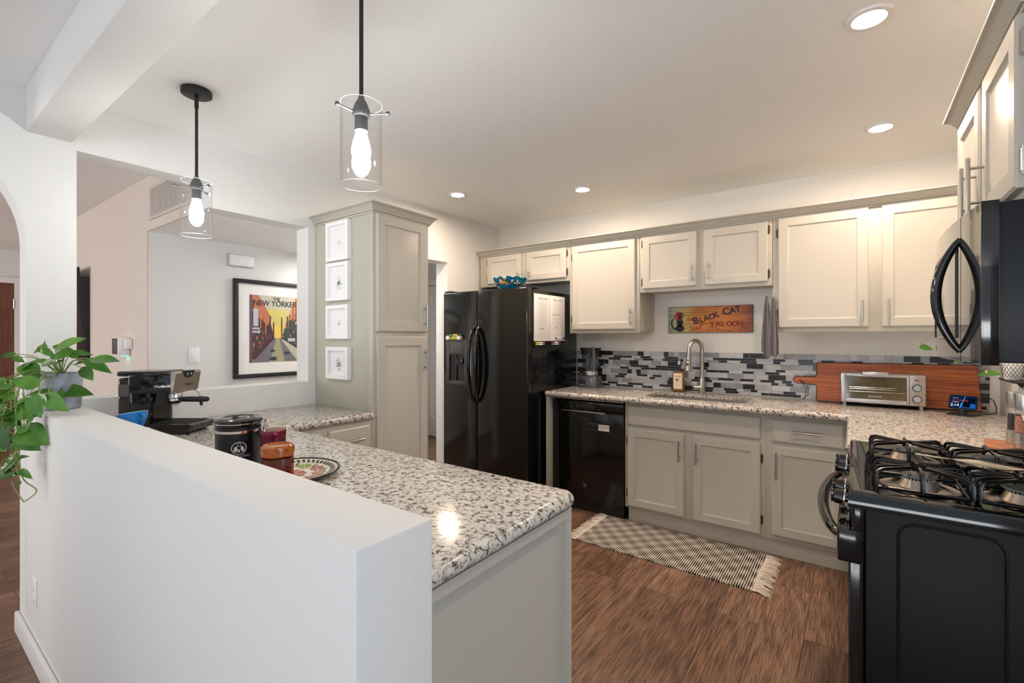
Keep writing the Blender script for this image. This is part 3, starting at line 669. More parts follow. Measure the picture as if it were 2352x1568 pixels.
# succulents on dispenser
def succ(x, label):
    t = thing('potted_succulent', label, 'plant', (x, 2.965, 1.318), group='tiny succulents on the dispenser ledge')
    m = MB(); m.box((x - 0.0165, 2.948, 1.318), (x + 0.0165, 2.98, 1.348), 0.002); part('pot', m, WHITE, t)
    m = MB()
    for k in range(14):
        a = k * 2.4; tl = 0.020 + 0.006 * (k % 3); e = 0.35 + 0.5 * (k / 14)
        d = Vector((math.cos(a) * math.cos(e), math.sin(a) * math.cos(e) * 0.8, math.sin(e)))
        p = Vector((x, 2.964, 1.347)); m.tube([p, p + d * tl * 0.6, p + d * tl], [0.002, 0.0038, 0.0006], n=6)
    part('leaves', m, mat('succulent_green', (110, 150, 95), 0.5), t)
succ(-2.843, 'tiny succulent in a white cube pot left of the lemon ornament')
succ(-2.715, 'tiny dark leafed succulent in a white cube pot right of the lemon ornament')
t = thing('lemon_ornament', 'small yellow and blue painted lemon ornament between two tiny succulents', 'ornament', (-2.785, 2.965, 1.318))
m = MB(); m.box((-2.825, 2.955, 1.318), (-2.742, 2.975, 1.345), 0.009, seg=4); m.cyl((-2.765, 2.953, 1.345), (-2.765, 2.977, 1.345), 0.022, n=20); part('body', m, mat('lemon_yellow', (214, 196, 44), 0.3), t)
m = MB(); m.box((-2.822, 2.951, 1.338), (-2.785, 2.979, 1.360), 0.006); m.cyl((-2.762, 2.951, 1.348), (-2.762, 2.954, 1.348), 0.008, n=12); part('glaze', m, mat('deep_teal', (35, 100, 120), 0.3), t)
# ================================================================== DISHWASHER
r = thing('dishwasher', 'glossy black dishwasher with steel trim strip between the end panel and sink cabinet', 'dishwasher', (-1.66, 3.5, 0))
m = MB(); m.box((-1.962, 3.29, 0.02), (-1.360, YB - 0.02, 0.868)); m.box((-1.955, 3.262, 0.0), (-1.362, 3.30, 0.10)); part('body', m, BLACKM, r)
m = MB(); m.box((-1.962, 3.252, 0.055), (-1.360, 3.29, 0.765), 0.004); m.box((-1.962, 3.246, 0.765), (-1.360, 3.29, 0.842), 0.004); m.box((-1.955, 3.262, 0.846), (-1.365, 3.29, 0.868), 0.003); dd = part('door', m, BLACKA, r)
m = MB(); m.box((-1.878, 3.2435, 0.760), (-1.505, 3.2475, 0.7695), 0.001); m.box((-1.955, 3.2595, 0.853), (-1.366, 3.2625, 0.8585)); part('trim_strip', m, STEEL, dd)
m = MB(); pp = [(-1.777, 0.757), (-1.765, 0.735), (-1.745, 0.722), (-1.62, 0.722), (-1.600, 0.735), (-1.588, 0.757)]
m.prism([(p[0], p[1]) for p in reversed(pp)], (0, 3.2485, 0), X, Z, Y, 0.004); part('pocket_handle', m, mat('pocket_black', (3, 3, 3), 0.6), dd)
m = MB(); m.tube([(p[0], 3.2485, p[1]) for p in pp], 0.0018, n=6); part('pocket_rim', m, GREY, dd)
m = MB()
m.box((-1.84, 3.2452, 0.795), (-1.815, 3.2462, 0.797))
for k in range(3): m.box((-1.80, 3.2452, 0.785 + 0.009 * k), (-1.785, 3.2462, 0.787 + 0.009 * k))
for k in range(6): m.lathe([(0.0055, 0), (0.0068, 0), (0.0068, 0.0004), (0.0055, 0.0004), (0.0055, 0)], (-1.74 + 0.028 * k, 3.2458, 0.805), 12, axis=Y); m.box((-1.746 + 0.028 * k, 3.2452, 0.816), (-1.732 + 0.028 * k, 3.2462, 0.8175))
m.box((-1.565, 3.2452, 0.792), (-1.54, 3.2462, 0.794)); m.box((-1.562, 3.2452, 0.783), (-1.545, 3.2462, 0.785))
part('control_markings', m, mat('grey_print', (120, 120, 122), 0.6), dd)
m = MB(); m.cyl((-1.676, 3.2495, 0.198), (-1.676, 3.2525, 0.198), 0.016, n=24); part('logo_badge', m, GREY, dd)
t = thing('magnetic_sign', 'small black and white slider magnet reading clean on the dishwasher door', 'magnet', (-1.555, 3.2455, 0.634))
m = MB(); m.box((-1.648, 3.2462, 0.632), (-1.462, 3.2515, 0.682), 0.001); part('holder', m, BLACKM, t)
m = MB(); m.box((-1.652, 3.2445, 0.680), (-1.460, 3.2515, 0.684)); m.box((-1.652, 3.2445, 0.630), (-1.460, 3.2515, 0.634)); part('rail', m, GREY, t)
m = MB(); m.box((-1.557, 3.2450, 0.635), (-1.471, 3.2465, 0.679)); part('slider', m, PAPER, t)
m = MB(); m.text('CLEAN', 0.026, (-1.514, 3.2447, 0.653), X, Z); m.box((-1.535, 3.2446, 0.643), (-1.522, 3.2449, 0.6445)); m.box((-1.503, 3.2446, 0.643), (-1.488, 3.2449, 0.6445)); part('lettering', m, INK, t)
# ================================================================== STOVE
SY0_, SY1_ = 1.512, 2.272
r = thing('stove', 'black gas stove with four iron grates and a curved oven handle', 'stove', (0.32, 1.89, 0))
m = MB(); m.box((0.024, SY0_ + 0.004, 0.06), (0.668, SY1_ - 0.004, 0.905), 0.004); m.box((0.06, SY0_ + 0.02, 0), (0.64, SY1_ - 0.02, 0.06))
ps = rrect(0.20, 0.70, 0.035, 5)
out = [(p[0] + 0.185, p[1] + 0.52) for p in rrect(0.19, 0.71, 0.035, 5)]; inn = [(p[0] + 0.185, p[1] + 0.52) for p in rrect(0.182, 0.702, 0.031, 5)]
m.tube([(p[0], SY0_ + 0.0035, p[1]) for p in out], 0.0035, n=8, closed=True)
part('body', m, BLACKT, r)
m = MB(); m.box((-0.004, SY0_ + 0.004, 0.80), (0.024, SY1_ - 0.004, 0.912), 0.008); m.box((-0.010, SY0_ + 0.01, 0.18), (0.021, SY1_ - 0.01, 0.80), 0.004); m.box((-0.036, SY0_ + 0.002, 0.745), (0.018, SY1_ - 0.002, 0.832), 0.006)
od = part('oven_door', m, BLACKA, r)
m = MB(); m.box((-0.012, SY0_ + 0.01, 0.065), (0.022, SY1_ - 0.01, 0.172), 0.004); part('drawer', m, BLACKA, r)
m = MB(); m.box((-0.012, SY0_ + 0.12, 0.30), (-0.009, SY1_ - 0.12, 0.66)); part('oven_window', m, BLACKG, od)
m = MB(); pts = []
for i in range(31):
    t = i / 30; s = math.sin(PI * t) ** 0.5
    pts.append((-0.020 - 0.062 * s, SY0_ + 0.02 + (SY1_ - SY0_ - 0.04) * t, 0.81))
m.tube(pts, [0.0125 + 0.004 * math.sin(PI * i / 30) for i in range(31)], n=14)
part('handle', m, BLACKG, od)
# cooktop with raised rim
m = MB(); cz = 0.936
m.nested((-0.012, SY0_, 0.893), X, Z, 0.682, SY1_ - SY0_, [(0, 0), (0, 0.034), (0.003, 0.040), (0.010, 0.043), (0.030, 0.043), (0.048, 0.036), (0.062, 0.034)], W=Y)
part('cooktop', m, mat('black_enamel', (9, 9, 10), 0.07, 0, 0.0), r)
m = MB(); m.box((-0.010, SY0_ + 0.04, 0.845), (-0.004, SY1_ - 0.04, 0.905), 0.002); part('control_panel', m, BLACKG, r)
for yk in (1.64, 1.76, 2.02, 2.14):
    m = MB(); c = Vector((-0.010, yk, 0.878)); ax = Vector((-1, 0, 0.12)).normalized()
    m.cyl(c, c + ax * 0.012, 0.011, n=16); m.cyl(c + ax * 0.010, c + ax * 0.036, 0.023, 0.019, n=28); q = c + ax * 0.036
    m.box(q + V(-0.008, -0.004, -0.018), q + V(0.0, 0.004, 0.018), 0.002); kn = part('knob', m, BLACKG, r)
    m = MB(); m.lathe([(0.0235, 0), (0.0255, 0.001), (0.0255, 0.004), (0.0235, 0.005), (0.0235, 0)], c + ax * 0.010, 28, axis=ax); part('knob_ring', m, CHROME, kn)
BURN = [(0.143, 1.685), (0.143, 2.055), (0.343, 1.685), (0.343, 2.055)]
for bx, by in BURN:
    m = MB(); m.lathe([(0.088, 0.0), (0.086, 0.002), (0.075, -0.0003), (0.06, 0.001), (0.05, 0.003), (0, 0.003)], (bx, by, 0.9275), 40); d = part('drip_pan', m, mat('dark_chrome', (120, 112, 106), 0.14, 1.0), r)
    m = MB(); m.lathe([(0, 0), (0.046, 0), (0.040, 0.010), (0.034, 0.022), (0, 0.022)], (bx, by, 0.930), 36)
    for k in range(26):
        a = 2 * PI * k / 26; m.box((-0.0012, -0.0012, 0), (0.0012, 0.0012, 0.006), M=Matrix.Translation((bx + 0.033 * math.cos(a), by + 0.033 * math.sin(a), 0.951)) )
    part('burner_head', m, mat('cast_aluminium', (176, 160, 146), 0.38, 0.9), r)
    m = MB(); m.lathe([(0, 0.0), (0.037, 0.0), (0.039, 0.002), (0.037, 0.006), (0.030, 0.008), (0, 0.0085)], (bx, by, 0.9565), 36); part('burner_cap', m, mat('burner_cap_grey', (86, 92, 92), 0.42), r)
def grate(bx, by):
    m = MB(); h = 0.094; zt = 0.983; zb = 0.936; rr = 0.0048
    sq = [(bx + sx * (h - 0.006), by + sy * (h - 0.006)) for sx, sy in ((-1, -1), (1, -1), (1, 1), (-1, 1))]
    m.tube([(p[0], p[1], zb) for p in sq], rr, n=8, closed=True)
    for (sx, sy) in ((-1, -1), (1, -1), (1, 1), (-1, 1)):
        cx, cy = bx + sx * h, by + sy * h
        m.tube([(cx, cy, zb), (cx, cy, zt - 0.014), (cx - sx * 0.004, cy - sy * 0.004, zt - 0.004), (cx - sx * 0.014, cy - sy * 0.014, zt), (bx + sx * 0.014, by + sy * 0.014, zt)], rr, n=8)
    for sx, sy in ((-1, 0), (1, 0), (0, -1), (0, 1)):
        for o in ((-0.036, 0.036) if sx else (0,)):
            cx, cy = bx + sx * h + (o if sy else 0), by + sy * h + (o if sx else 0)
            ex, ey = bx + sx * 0.018, by + sy * 0.018 + (o * 0.15 if sx else 0)
            m.tube([(cx, cy, zb), (cx, cy, zt - 0.014), (cx - sx * 0.005, cy - sy * 0.005, zt - 0.003), (cx - sx * 0.016, cy - sy * 0.016, zt), (ex, ey, zt)], rr, n=8)
    m.tube([(bx - 0.015, by - 0.015, zt), (bx, by, zt + 0.003), (bx + 0.015, by + 0.015, zt)], rr * 1.3, n=8)
    part('grate', m, IRON, r)
for b_ in BURN: grate(*b_)
# large steel spoon on the grates
t = thing('serving_spoon', 'large stainless steel spoon lying across the stove grates', 'spoon', (0.26, 1.78, 0.989))
m = MB(); n_ = 26; top = []; bot = []
for i in range(n_ + 1):
    s = i / n_; x = 0.145 + 0.235 * s
    wd = 0.0135 - 0.004 * s * 2 if s < 0.28 else 0.0112 + 0.034 * math.sin(PI * min(1, (s - 0.28) / 0.72) * 0.97 + 0.02) ** 0.8
    zc = 0.998 - 0.008 * s - (0.006 * math.sin(PI * max(0, (s - 0.28) / 0.72)) if s > 0.28 else 0)
    row = []
    for j in range(9):
        q = -1 + 2 * j / 8; row.append((x, 1.786 + wd * q - 0.004 * s, zc + 0.006 * q * q * (1 if s > 0.28 else 0.3)))
    top.append([m.bm.verts.new(p) for p in row]); bot.append([m.bm.verts.new((p[0], p[1], p[2] - 0.002)) for p in row])
for G, fl in ((top, 0), (bot, 1)):
    for i in range(n_):
        for j in range(8): m.bm.faces.new((G[i][j], G[i + 1][j], G[i + 1][j + 1], G[i][j + 1]))
for i in range(n_):
    for j in (0, 8): m.bm.faces.new((top[i][j], top[i + 1][j], bot[i + 1][j], bot[i][j]))
for i in (0, n_):
    for j in range(8): m.bm.faces.new((top[i][j], top[i][j + 1], bot[i][j + 1], bot[i][j]))
part('blade', m, mat('polished_steel', (215, 208, 200), 0.12, 1.0), t, smooth=50)
# ================================================================== MICROWAVE
MY0, MY1, MZ0, MZ1 = 1.492, 2.232, 1.279, 1.642
r = thing('microwave', 'black over the range microwave with a large curved handle', 'microwave', (0.45, 1.86, MZ0))
m = MB(); m.box((0.262, MY0 + 0.003, MZ0), (XR - 0.003, MY1 - 0.003, MZ1), 0.004); part('body', m, mat('microwave_black', (20, 24, 30), 0.4, bump=(300, 0.15, 0.001), spec=0.3), r)
def mx(y): return 0.236 - 0.022 * math.sin(PI * (y - MY0) / (MY1 - MY0))
m = MB(); n_ = 24
for (ya, yb, tag_) in ((1.655, MY1, 'door'), (MY0, 1.650, 'panel')):
    m = MB(); poly = [(mx(ya + (yb - ya) * i / n_), ya + (yb - ya) * i / n_) for i in range(n_ + 1)] + [(0.263, yb), (0.263, ya)]
    m.prism(poly, (0, 0, MZ0 - 0.004), X, Y, Z, MZ1 - MZ0 + 0.006)
    if tag_ == 'door': md = part('door', m, mat('mirror_black_glass', (40, 40, 40), 0.03, 0, 1.0, spec=1.0), r)
    else: mp_ = part('control_panel', m, mat('mirror_black_glass', (40, 40, 40), 0.03), r)
m = MB(); ya, yb = 1.69, 2.20; pts = [(mx(y) - 0.001, y, z) for y, z in [(ya, 1.335), (ya, 1.58)]]
P_ = [(mx(ya + (yb - ya) * i / 12) - 0.0012, ya + (yb - ya) * i / 12, 1.335) for i in range(13)] + [(mx(yb - (yb - ya) * i / 12) - 0.0012, yb - (yb - ya) * i / 12, 1.575) for i in range(13)]
m.tube(P_, 0.0025, n=6, closed=True); part('window_trim', m, BLACKG, md)
m = MB(); m.box((0.234, MY0 - 0.002, MZ0 - 0.006), (0.264, MY0 + 0.002, MZ1 + 0.004), 0.001); part('edge_trim', m, BLACKG, r)
m = MB(); pts = []
for i in range(25):
    t_ = i / 24; z = 1.300 + 0.29 * t_; s = math.sin(PI * t_); pts.append((0.224 - 0.048 * s ** 0.8, 1.668, z))
m.tube(pts, [0.008 + 0.0035 * math.sin(PI * i / 24) for i in range(25)], n=14); part('handle', m, BLACKG, md)
m = MB(); m.box((0.30, 1.6, MZ0 - 0.002), (0.55, 1.9, MZ0 + 0.001)); part('vent_grille', m, GREY, r)
# ================================================================== LAMPS
RIMG = mat('polished_glass_rim', (238, 240, 242), 0.15, alpha=0.45)
BULB = emis('bulb_glow', (250, 250, 246), 190.0)
def pendant(x, y, label, rot):
    r = thing('pendant_lamp', label, 'lamp', (x, y, 1.79), group='clear glass pendant lamps over the peninsula')
    m = MB(); m.lathe([(0, 0), (0.054, 0), (0.060, 0.004), (0.060, 0.022), (0.058, 0.025), (0, 0.025)], (x, y, 2.4145), 48); part('canopy', m, BLACKM, r)
    m = MB(); m.cyl((x, y, 2.05), (x, y, 2.416), 0.0062, n=14); m.cyl((x, y, 2.36), (x, y, 2.395), 0.0085, n=14); m.sphere((x, y, 2.405), 0.009); part('rod', m, BLACKM, r)
    m = MB(); m.lathe([(0, 0.105), (0.008, 0.105), (0.010, 0.095), (0.018, 0.082), (0.0255, 0.060), (0.0265, 0.050), (0.0235, 0.044), (0.019, 0.042), (0.019, 0.0), (0, 0.0)], (x, y, 1.953), 32); k = part('socket', m, mat('socket_grey', (88, 90, 92), 0.45, 0.3), r)
    for i in range(3):
        a = rot + i * 2 * PI / 3; d = Vector((math.cos(a), math.sin(a), 0)); c = Vector((x, y, 2.003))
        m = MB(); m.cyl(c + d * 0.022, c + d * 0.078, 0.0024, n=8); m.cyl(c + d * 0.078, c + d * 0.086, 0.0058, n=12); part('thumb_screw', m, GREY, r)
    m = MB(); ro, ri = 0.0605, 0.0580; m.lathe([(ro, 0), (ro, 0.243), (ri, 0.243), (ri, 0.0), (ro, 0)], (x, y, 1.790), 64); gs = part('glass_shade', m, GLASS, r)
    for zr in (1.7905, 2.0328):
        m = MB(); m.lathe([(0.0580, 0), (0.0593, 0.0010), (0.0606, 0), (0.0593, -0.0010), (0.0580, 0)], (x, y, zr), 64); part('glass_rim', m, RIMG, gs)
    m = MB(); m.lathe([(0, -0.098), (0.008, -0.097), (0.019, -0.088), (0.0275, -0.070), (0.0280, -0.055), (0.0225, -0.030), (0.0160, -0.008), (0.0145, 0.0), (0, 0.0)], (x, y, 1.953), 32); part('bulb', m, BULB, r)
    m = MB(); a = rot + 0.6; m.box((-0.008, 0.0193, 1.957 - 1.79), (0.008, 0.0197, 1.985 - 1.79), M=Matrix.Translation((x, y, 1.79)) @ Matrix.Rotation(a, 4, 'Z')); part('label_sticker', m, PAPER, r)
pendant(-2.372, 0.862, 'clear glass cylinder pendant lamp nearer the pass-through opening, its black canopy in view', 0.2)
pendant(-1.191, 0.868, 'clear glass cylinder pendant lamp hanging closest over the peninsula end', 0.55)
WARM = emis('downlight_glow', (255, 230, 204), 545.0)
for x, y, lab in ((-2.464, 2.669, 'round recessed ceiling light nearest the refrigerator and pantry'), (-1.626, 3.12, 'round recessed ceiling light above the blender cabinet'), (0.043, 2.03, 'large round recessed ceiling light nearest the microwave cabinet'), (0.114, 3.12, 'round recessed ceiling light above the wide cabinet in the right corner')):
    r = thing('recessed_light', lab, 'ceiling light', (x, y, 2.43), group='recessed ceiling lights')
    m = MB(); m.lathe([(0.047, 0.003), (0.050, 0.0), (0.066, 0.001), (0.069, 0.0095), (0.050, 0.0095), (0.047, 0.003)], (x, y, 2.4301), 40); part('trim_ring', m, TRIM, r)
    m = MB(); m.lathe([(0, 0.0), (0.048, 0.0), (0.048, 0.004), (0, 0.004)], (x, y, 2.433), 32); part('lens', m, WARM, r)
# ================================================================== WALL ITEMS
t = thing('air_vent', 'white slatted air return grille on the living room wall above the hall opening', 'vent', (-3.6, 1.12, 2.14))
m = MB(); a, b, c, d = -3.83, -3.16, 2.150, 2.335
for p, q in (((a - 0.02, 1.116, c - 0.02), (b + 0.02, 1.126, c)), ((a - 0.02, 1.116, d), (b + 0.02, 1.126, d + 0.02)), ((a - 0.02, 1.116, c), (a, 1.126, d)), ((b, 1.116, c), (b + 0.02, 1.126, d))): m.box(p, q, 0.001)
part('frame', m, mat('vent_white', (205, 198, 192), 0.5), t)
m = MB(); m.box((a, 1.123, c), (b, 1.1255, d)); part('backing', m, mat('vent_dark', (70, 66, 64), 0.8), t)
m = MB(); k = a + 0.008
while k < b: m.box((k, 1.117, c), (k + 0.008, 1.1225, d)); k += 0.0165
part('slats', m, mat('vent_white', (205, 198, 192), 0.5), t)
t = thing('door_chime', 'white rectangular chime box on the hall wall above the framed poster', 'chime', (-3.92, 1.735, 1.897))
m = MB(); m.box((-3.929, 1.645, 1.899), (-3.895, 1.828, 1.985), 0.006); part('cover', m, WHITE, t)
m = MB(); m.box((-3.929, 1.639, 1.893), (-3.917, 1.834, 1.991), 0.002); part('base', m, mat('chime_base', (188, 188, 188), 0.5), t)
t = thing('light_switch', 'white single rocker light switch on the hall wall left of the poster', 'switch', (-3.925, 1.412, 1.15))
m = MB(); m.box((-3.9295, 1.376, 1.148), (-3.924, 1.448, 1.264), 0.002); part('plate', m, WHITE, t)
m = MB(); m.box((-3.925, 1.395, 1.172), (-3.919, 1.429, 1.240), 0.002); part('rocker', m, WHITE, t)
m = MB(); m.cyl((-3.9245, 1.412, 1.158), (-3.9235, 1.412, 1.158), 0.003, n=8); m.cyl((-3.9245, 1.412, 1.254), (-3.9235, 1.412, 1.254), 0.003, n=8); part('screws', m, GREY, t)
t = thing('power_outlet', 'white duplex power outlet low on the front of the half wall', 'outlet', (-2.728, 0.402, 0.232))
m = MB(); m.box((-2.766, 0.3995, 0.232), (-2.690, 0.4055, 0.347), 0.002); part('plate', m, WHITE, t)
for z in (0.265, 0.314): m = MB(); m.cyl((-2.728, 0.3965, z), (-2.728, 0.402, z), 0.0175, n=20); part('socket', m, WHITE, t)
t = thing('air_freshener', 'white plug-in dispenser with dark front panel glowing teal on the living room wall', 'air freshener', (-4.30, 1.09, 1.2))
m = MB(); m.box((-4.40, 1.055, 1.205), (-4.275, 1.1255, 1.335), 0.008); part('body', m, WHITE, t)
m = MB(); m.box((-4.397, 1.050, 1.215), (-4.290, 1.056, 1.330), 0.002); part('front_panel', m, wood('dark_ash', (48, 38, 38), (62, 50, 50), (80, 66, 66), scale=(20, 1, 2)), t)
m = MB(); m.box((-4.262, 1.085, 1.255), (-4.225, 1.1255, 1.325), 0.004); part('side_sensor', m, WHITE, t)
m = MB(); m.box((-4.35, 1.085, 1.2025), (-4.30, 1.115, 1.2055)); part('glow_lamp', m, emis('teal_glow', (60, 240, 200), 6.0), t)
# television on living wall (tilted forward)
t = thing('television', 'large flat black television tilted forward on the living room wall', 'television', (-6.0, 1.05, 1.12))
m = MB(); xs0, xs1 = -6.75, -5.33
for yb0, yb1 in ((0, 0),):
    sec = [(1.112, 1.13), (1.088, 1.13), (1.030, 1.93), (1.056, 1.94)]
    m.prism([(p[0], p[1]) for p in sec], (xs0, 0, 0), Y, Z, X, xs1 - xs0)
part('housing', m, BLACKM, t)
m = MB(); m.quad((xs0 + 0.01, 1.0868, 1.14), (xs1 - 0.01, 1.0868, 1.14), (xs1 - 0.01, 1.0298, 1.925), (xs0 + 0.01, 1.0298, 1.925)); part('screen', m, mat('screen_black', (6, 6, 8), 0.15), t, recalc=False)
m = MB(); m.prism([(1.1255, 1.2), (1.10, 1.2), (1.05, 1.86), (1.1255, 1.86)], (-5.62, 0, 0), Y, Z, X, 0.27); part('wall_mount', m, BLACKM, t)
# framed poster
t = thing('framed_poster', 'black framed magazine cover poster with a city street scene on the hall wall', 'picture', (-3.92, 1.99, 1.012))
PX = -3.929; y0, y1, z0, z1 = 1.677, 2.312, 1.012, 1.800
m = MB()
for p, q in (((PX, y0, z0), (PX + 0.03, y1, z0 + 0.032)), ((PX, y0, z1 - 0.032), (PX + 0.03, y1, z1)), ((PX, y0, z0 + 0.032), (PX + 0.03, y0 + 0.032, z1 - 0.032)), ((PX, y1 - 0.032, z0 + 0.032), (PX + 0.03, y1, z1 - 0.032))): m.box(p, q, 0.001)
part('frame', m, BLACKM, t)
m = MB(); m.box((PX, y0 + 0.03, z0 + 0.03), (PX + 0.012, y1 - 0.03, z1 - 0.03)); part('mat_board', m, PAPER, t)
# generic city street print (own drawing)
ay0, ay1, az0, az1 = 1.798, 2.202, 1.133, 1.682
AC = [(206, 190, 108), (236, 196, 96), (120, 116, 124), (168, 160, 130), (84, 52, 56), (188, 112, 84), (222, 150, 100), (66, 62, 78), (186, 190, 196), (64, 76, 66), (110, 78, 94), (190, 186, 170), (226, 150, 120)]
AM = [mat('print_%d' % i, c, 0.6) for i, c in enumerate(AC)]
m = MB(); W_, H_ = ay1 - ay0, az1 - az0; lay = [0]
def pol(pts, mi):
    lay[0] += 0.000008; m.quad(*[(PX + 0.0123 + lay[0], ay0 + W_ * p[0], az0 + H_ * p[1]) for p in pts], mi=mi)
pol([(0, 0), (1, 0), (1, 1), (0, 1)], 11); pol([(0.3, 0.35), (0.8, 0.35), (0.75, 0.8), (0.35, 0.8)], 0); pol([(0.45, 0.35), (0.68, 0.35), (0.62, 0.55), (0.5, 0.55)], 1)
pol([(0.0, 0), (1, 0), (0.62, 0.36), (0.5, 0.36)], 2); pol([(0.4, 0), (0.72, 0), (0.60, 0.36), (0.54, 0.36)], 3)
pol([(0.05, 0.05), (0.12, 0.05), (0.5, 0.36), (0.36, 0.75), (0.05, 0.98)], 4); pol([(0.05, 0.75), (0.36, 0.55), (0.44, 0.66), (0.18, 1.0), (0.05, 1.0)], 5)
pol([(0.98, 0.2), (0.64, 0.36), (0.72, 0.5), (1, 0.97)], 7); pol([(1, 0.6), (0.7, 0.44), (0.72, 0.56), (0.94, 1.0), (1, 1.0)], 6)
rg = random.Random(5)
for k in range(170):
    s = rg.random(); lft = k % 2
    if lft: x = 0.06 + 0.38 * s; zb = 0.12 + 0.26 * s + rg.random() * 0.45 * (1 - s)
    else: x = 0.94 - 0.30 * s; zb = 0.22 + 0.16 * s + rg.random() * 0.5 * (1 - s)
    w_ = 0.006 + 0.022 * (1 - s) * rg.random(); h_ = 0.008 + 0.05 * (1 - s) * rg.random()
    pol([(x, zb), (x + w_, zb), (x + w_, zb + h_), (x, zb + h_)], rg.choice([4, 7, 9, 8, 5, 12, 10, 2]))
for x, h0 in ((0.40, 0.70), (0.47, 0.6), (0.64, 0.68), (0.76, 0.7)): pol([(x, 0.34), (x + 0.02, 0.34), (x + 0.022, h0), (x - 0.002, h0)], 7)
for k in range(7): pol([(0.06 + 0.05 * k, 0.93 - 0.07 * k), (0.075 + 0.05 * k, 0.93 - 0.07 * k), (0.075 + 0.05 * k, 0.60 - 0.03 * k), (0.06 + 0.05 * k, 0.60 - 0.03 * k)], 6 if k % 2 else 4)
for k in range(7): pol([(0.97 - 0.035 * k, 0.97 - 0.06 * k), (0.955 - 0.035 * k, 0.97 - 0.06 * k), (0.955 - 0.035 * k, 0.62 - 0.03 * k), (0.97 - 0.035 * k, 0.62 - 0.03 * k)], 5 if k % 2 else 7)
for x, z_, w_ in ((0.47, 0.05, 0.16), (0.46, 0.17, 0.10), (0.76, 0.13, 0.13)):
    pol([(x - w_ / 2 * math.cos(q), z_ + w_ / 5.5 * math.sin(q)) for q in [2 * PI * i / 14 for i in range(14)]], 7)
for x, z0_, ww, hh, c in ((0.05, 0.44, 0.16, 0.03, 8), (0.05, 0.49, 0.14, 0.03, 8), (0.08, 0.32, 0.22, 0.025, 9), (0.07, 0.54, 0.1, 0.26, 8), (0.7, 0.33, 0.12, 0.18, 9), (0.8, 0.48, 0.14, 0.16, 9), (0.78, 0.31, 0.16, 0.05, 8)):
    pol([(x, z0_), (x + ww, z0_), (x + ww, z0_ + hh), (x, z0_ + hh)], c)
pol([(0, 0), (0.05, 0), (0.05, 1), (0, 1)], 10)
part('street_print', m, AM, t, recalc=False)
m = MB(); m.text('THE', 0.034, (PX + 0.0150, ay0 + W_ * 0.54, az0 + H_ * 0.935), Y, Z, bold=0.0003); m.text('NEW YORKER', 0.066, (PX + 0.0150, ay0 + W_ * 0.52, az0 + H_ * 0.845), Y, Z, sx=0.86, bold=0.0002); part('lettering', m, INK, t)
m = MB(); m.box((PX + 0.018, y0 + 0.03, z0 + 0.03), (PX + 0.0185, y1 - 0.03, z1 - 0.03)); part('glass_pane', m, thin_glass('picture_glass', add=0.0), t)
# four small white frames
for i, (z0, z1, lab) in enumerate(((1.823, 2.072, 'small white framed print hanging topmost on the pantry side'), (1.570, 1.812, 'small white framed print second from the top on the pantry side'), (1.328, 1.543, 'small white framed print with strong glass reflections, third down the pantry side'), (1.073, 1.277, 'small white framed print with dark blue dots hanging lowest on the pantry side'))):
    t = thing('small_picture_frame', lab, 'picture', (-2.642, 1.755, z0), group='white frames on the pantry side')
    m = MB(); m.nested((-2.762, 1.769, z0), X, -Y, 0.235, z1 - z0, [(0, 0), (0, 0.028), (0.002, 0.030), (0.024, 0.030), (0.026, 0.012)]); part('frame', m, WHITE, t, smooth=20)
    m = MB(); rg = random.Random(20 + i); cx, cz = -2.640, (z0 + z1) / 2; cc = [((196, 170, 120), (170, 172, 176)), ((120, 128, 138), (60, 72, 90)), ((186, 150, 60), (110, 130, 80)), ((24, 48, 80), (60, 90, 120))][i]
    for k in range((26, 60, 30, 80)[i]):
        a = rg.random() * 2 * PI; q = rg.random() ** 0.7; sz = 0.0034 * (1.1 - q * 0.6) * (0.8 if i in (0, 2) else 1.1)
        px_, pz_ = cx + q * (0.02 if i in (0, 2) else 0.036) * math.cos(a), cz + q * (0.02 if i in (0, 2) else 0.045) * math.sin(a) - 0.01; o = rg.random() * PI
        m.quad(*[(px_ + sz * math.cos(o + 2 * PI * j / 4) * 1.3, 1.7568, pz_ + sz * math.sin(o + 2 * PI * j / 4)) for j in range(4)], mi=k % 2)
    part('printed_dots', m, [mat('dots_%d_%d' % (i, j), cc[j], 0.6) for j in range(2)], t, recalc=False)
    m = MB(); m.box((-2.74, 1.7545, z0 + 0.024), (-2.55, 1.755, z1 - 0.024)); part('glass_pane', m, thin_glass('picture_glass', add=0.0), t)
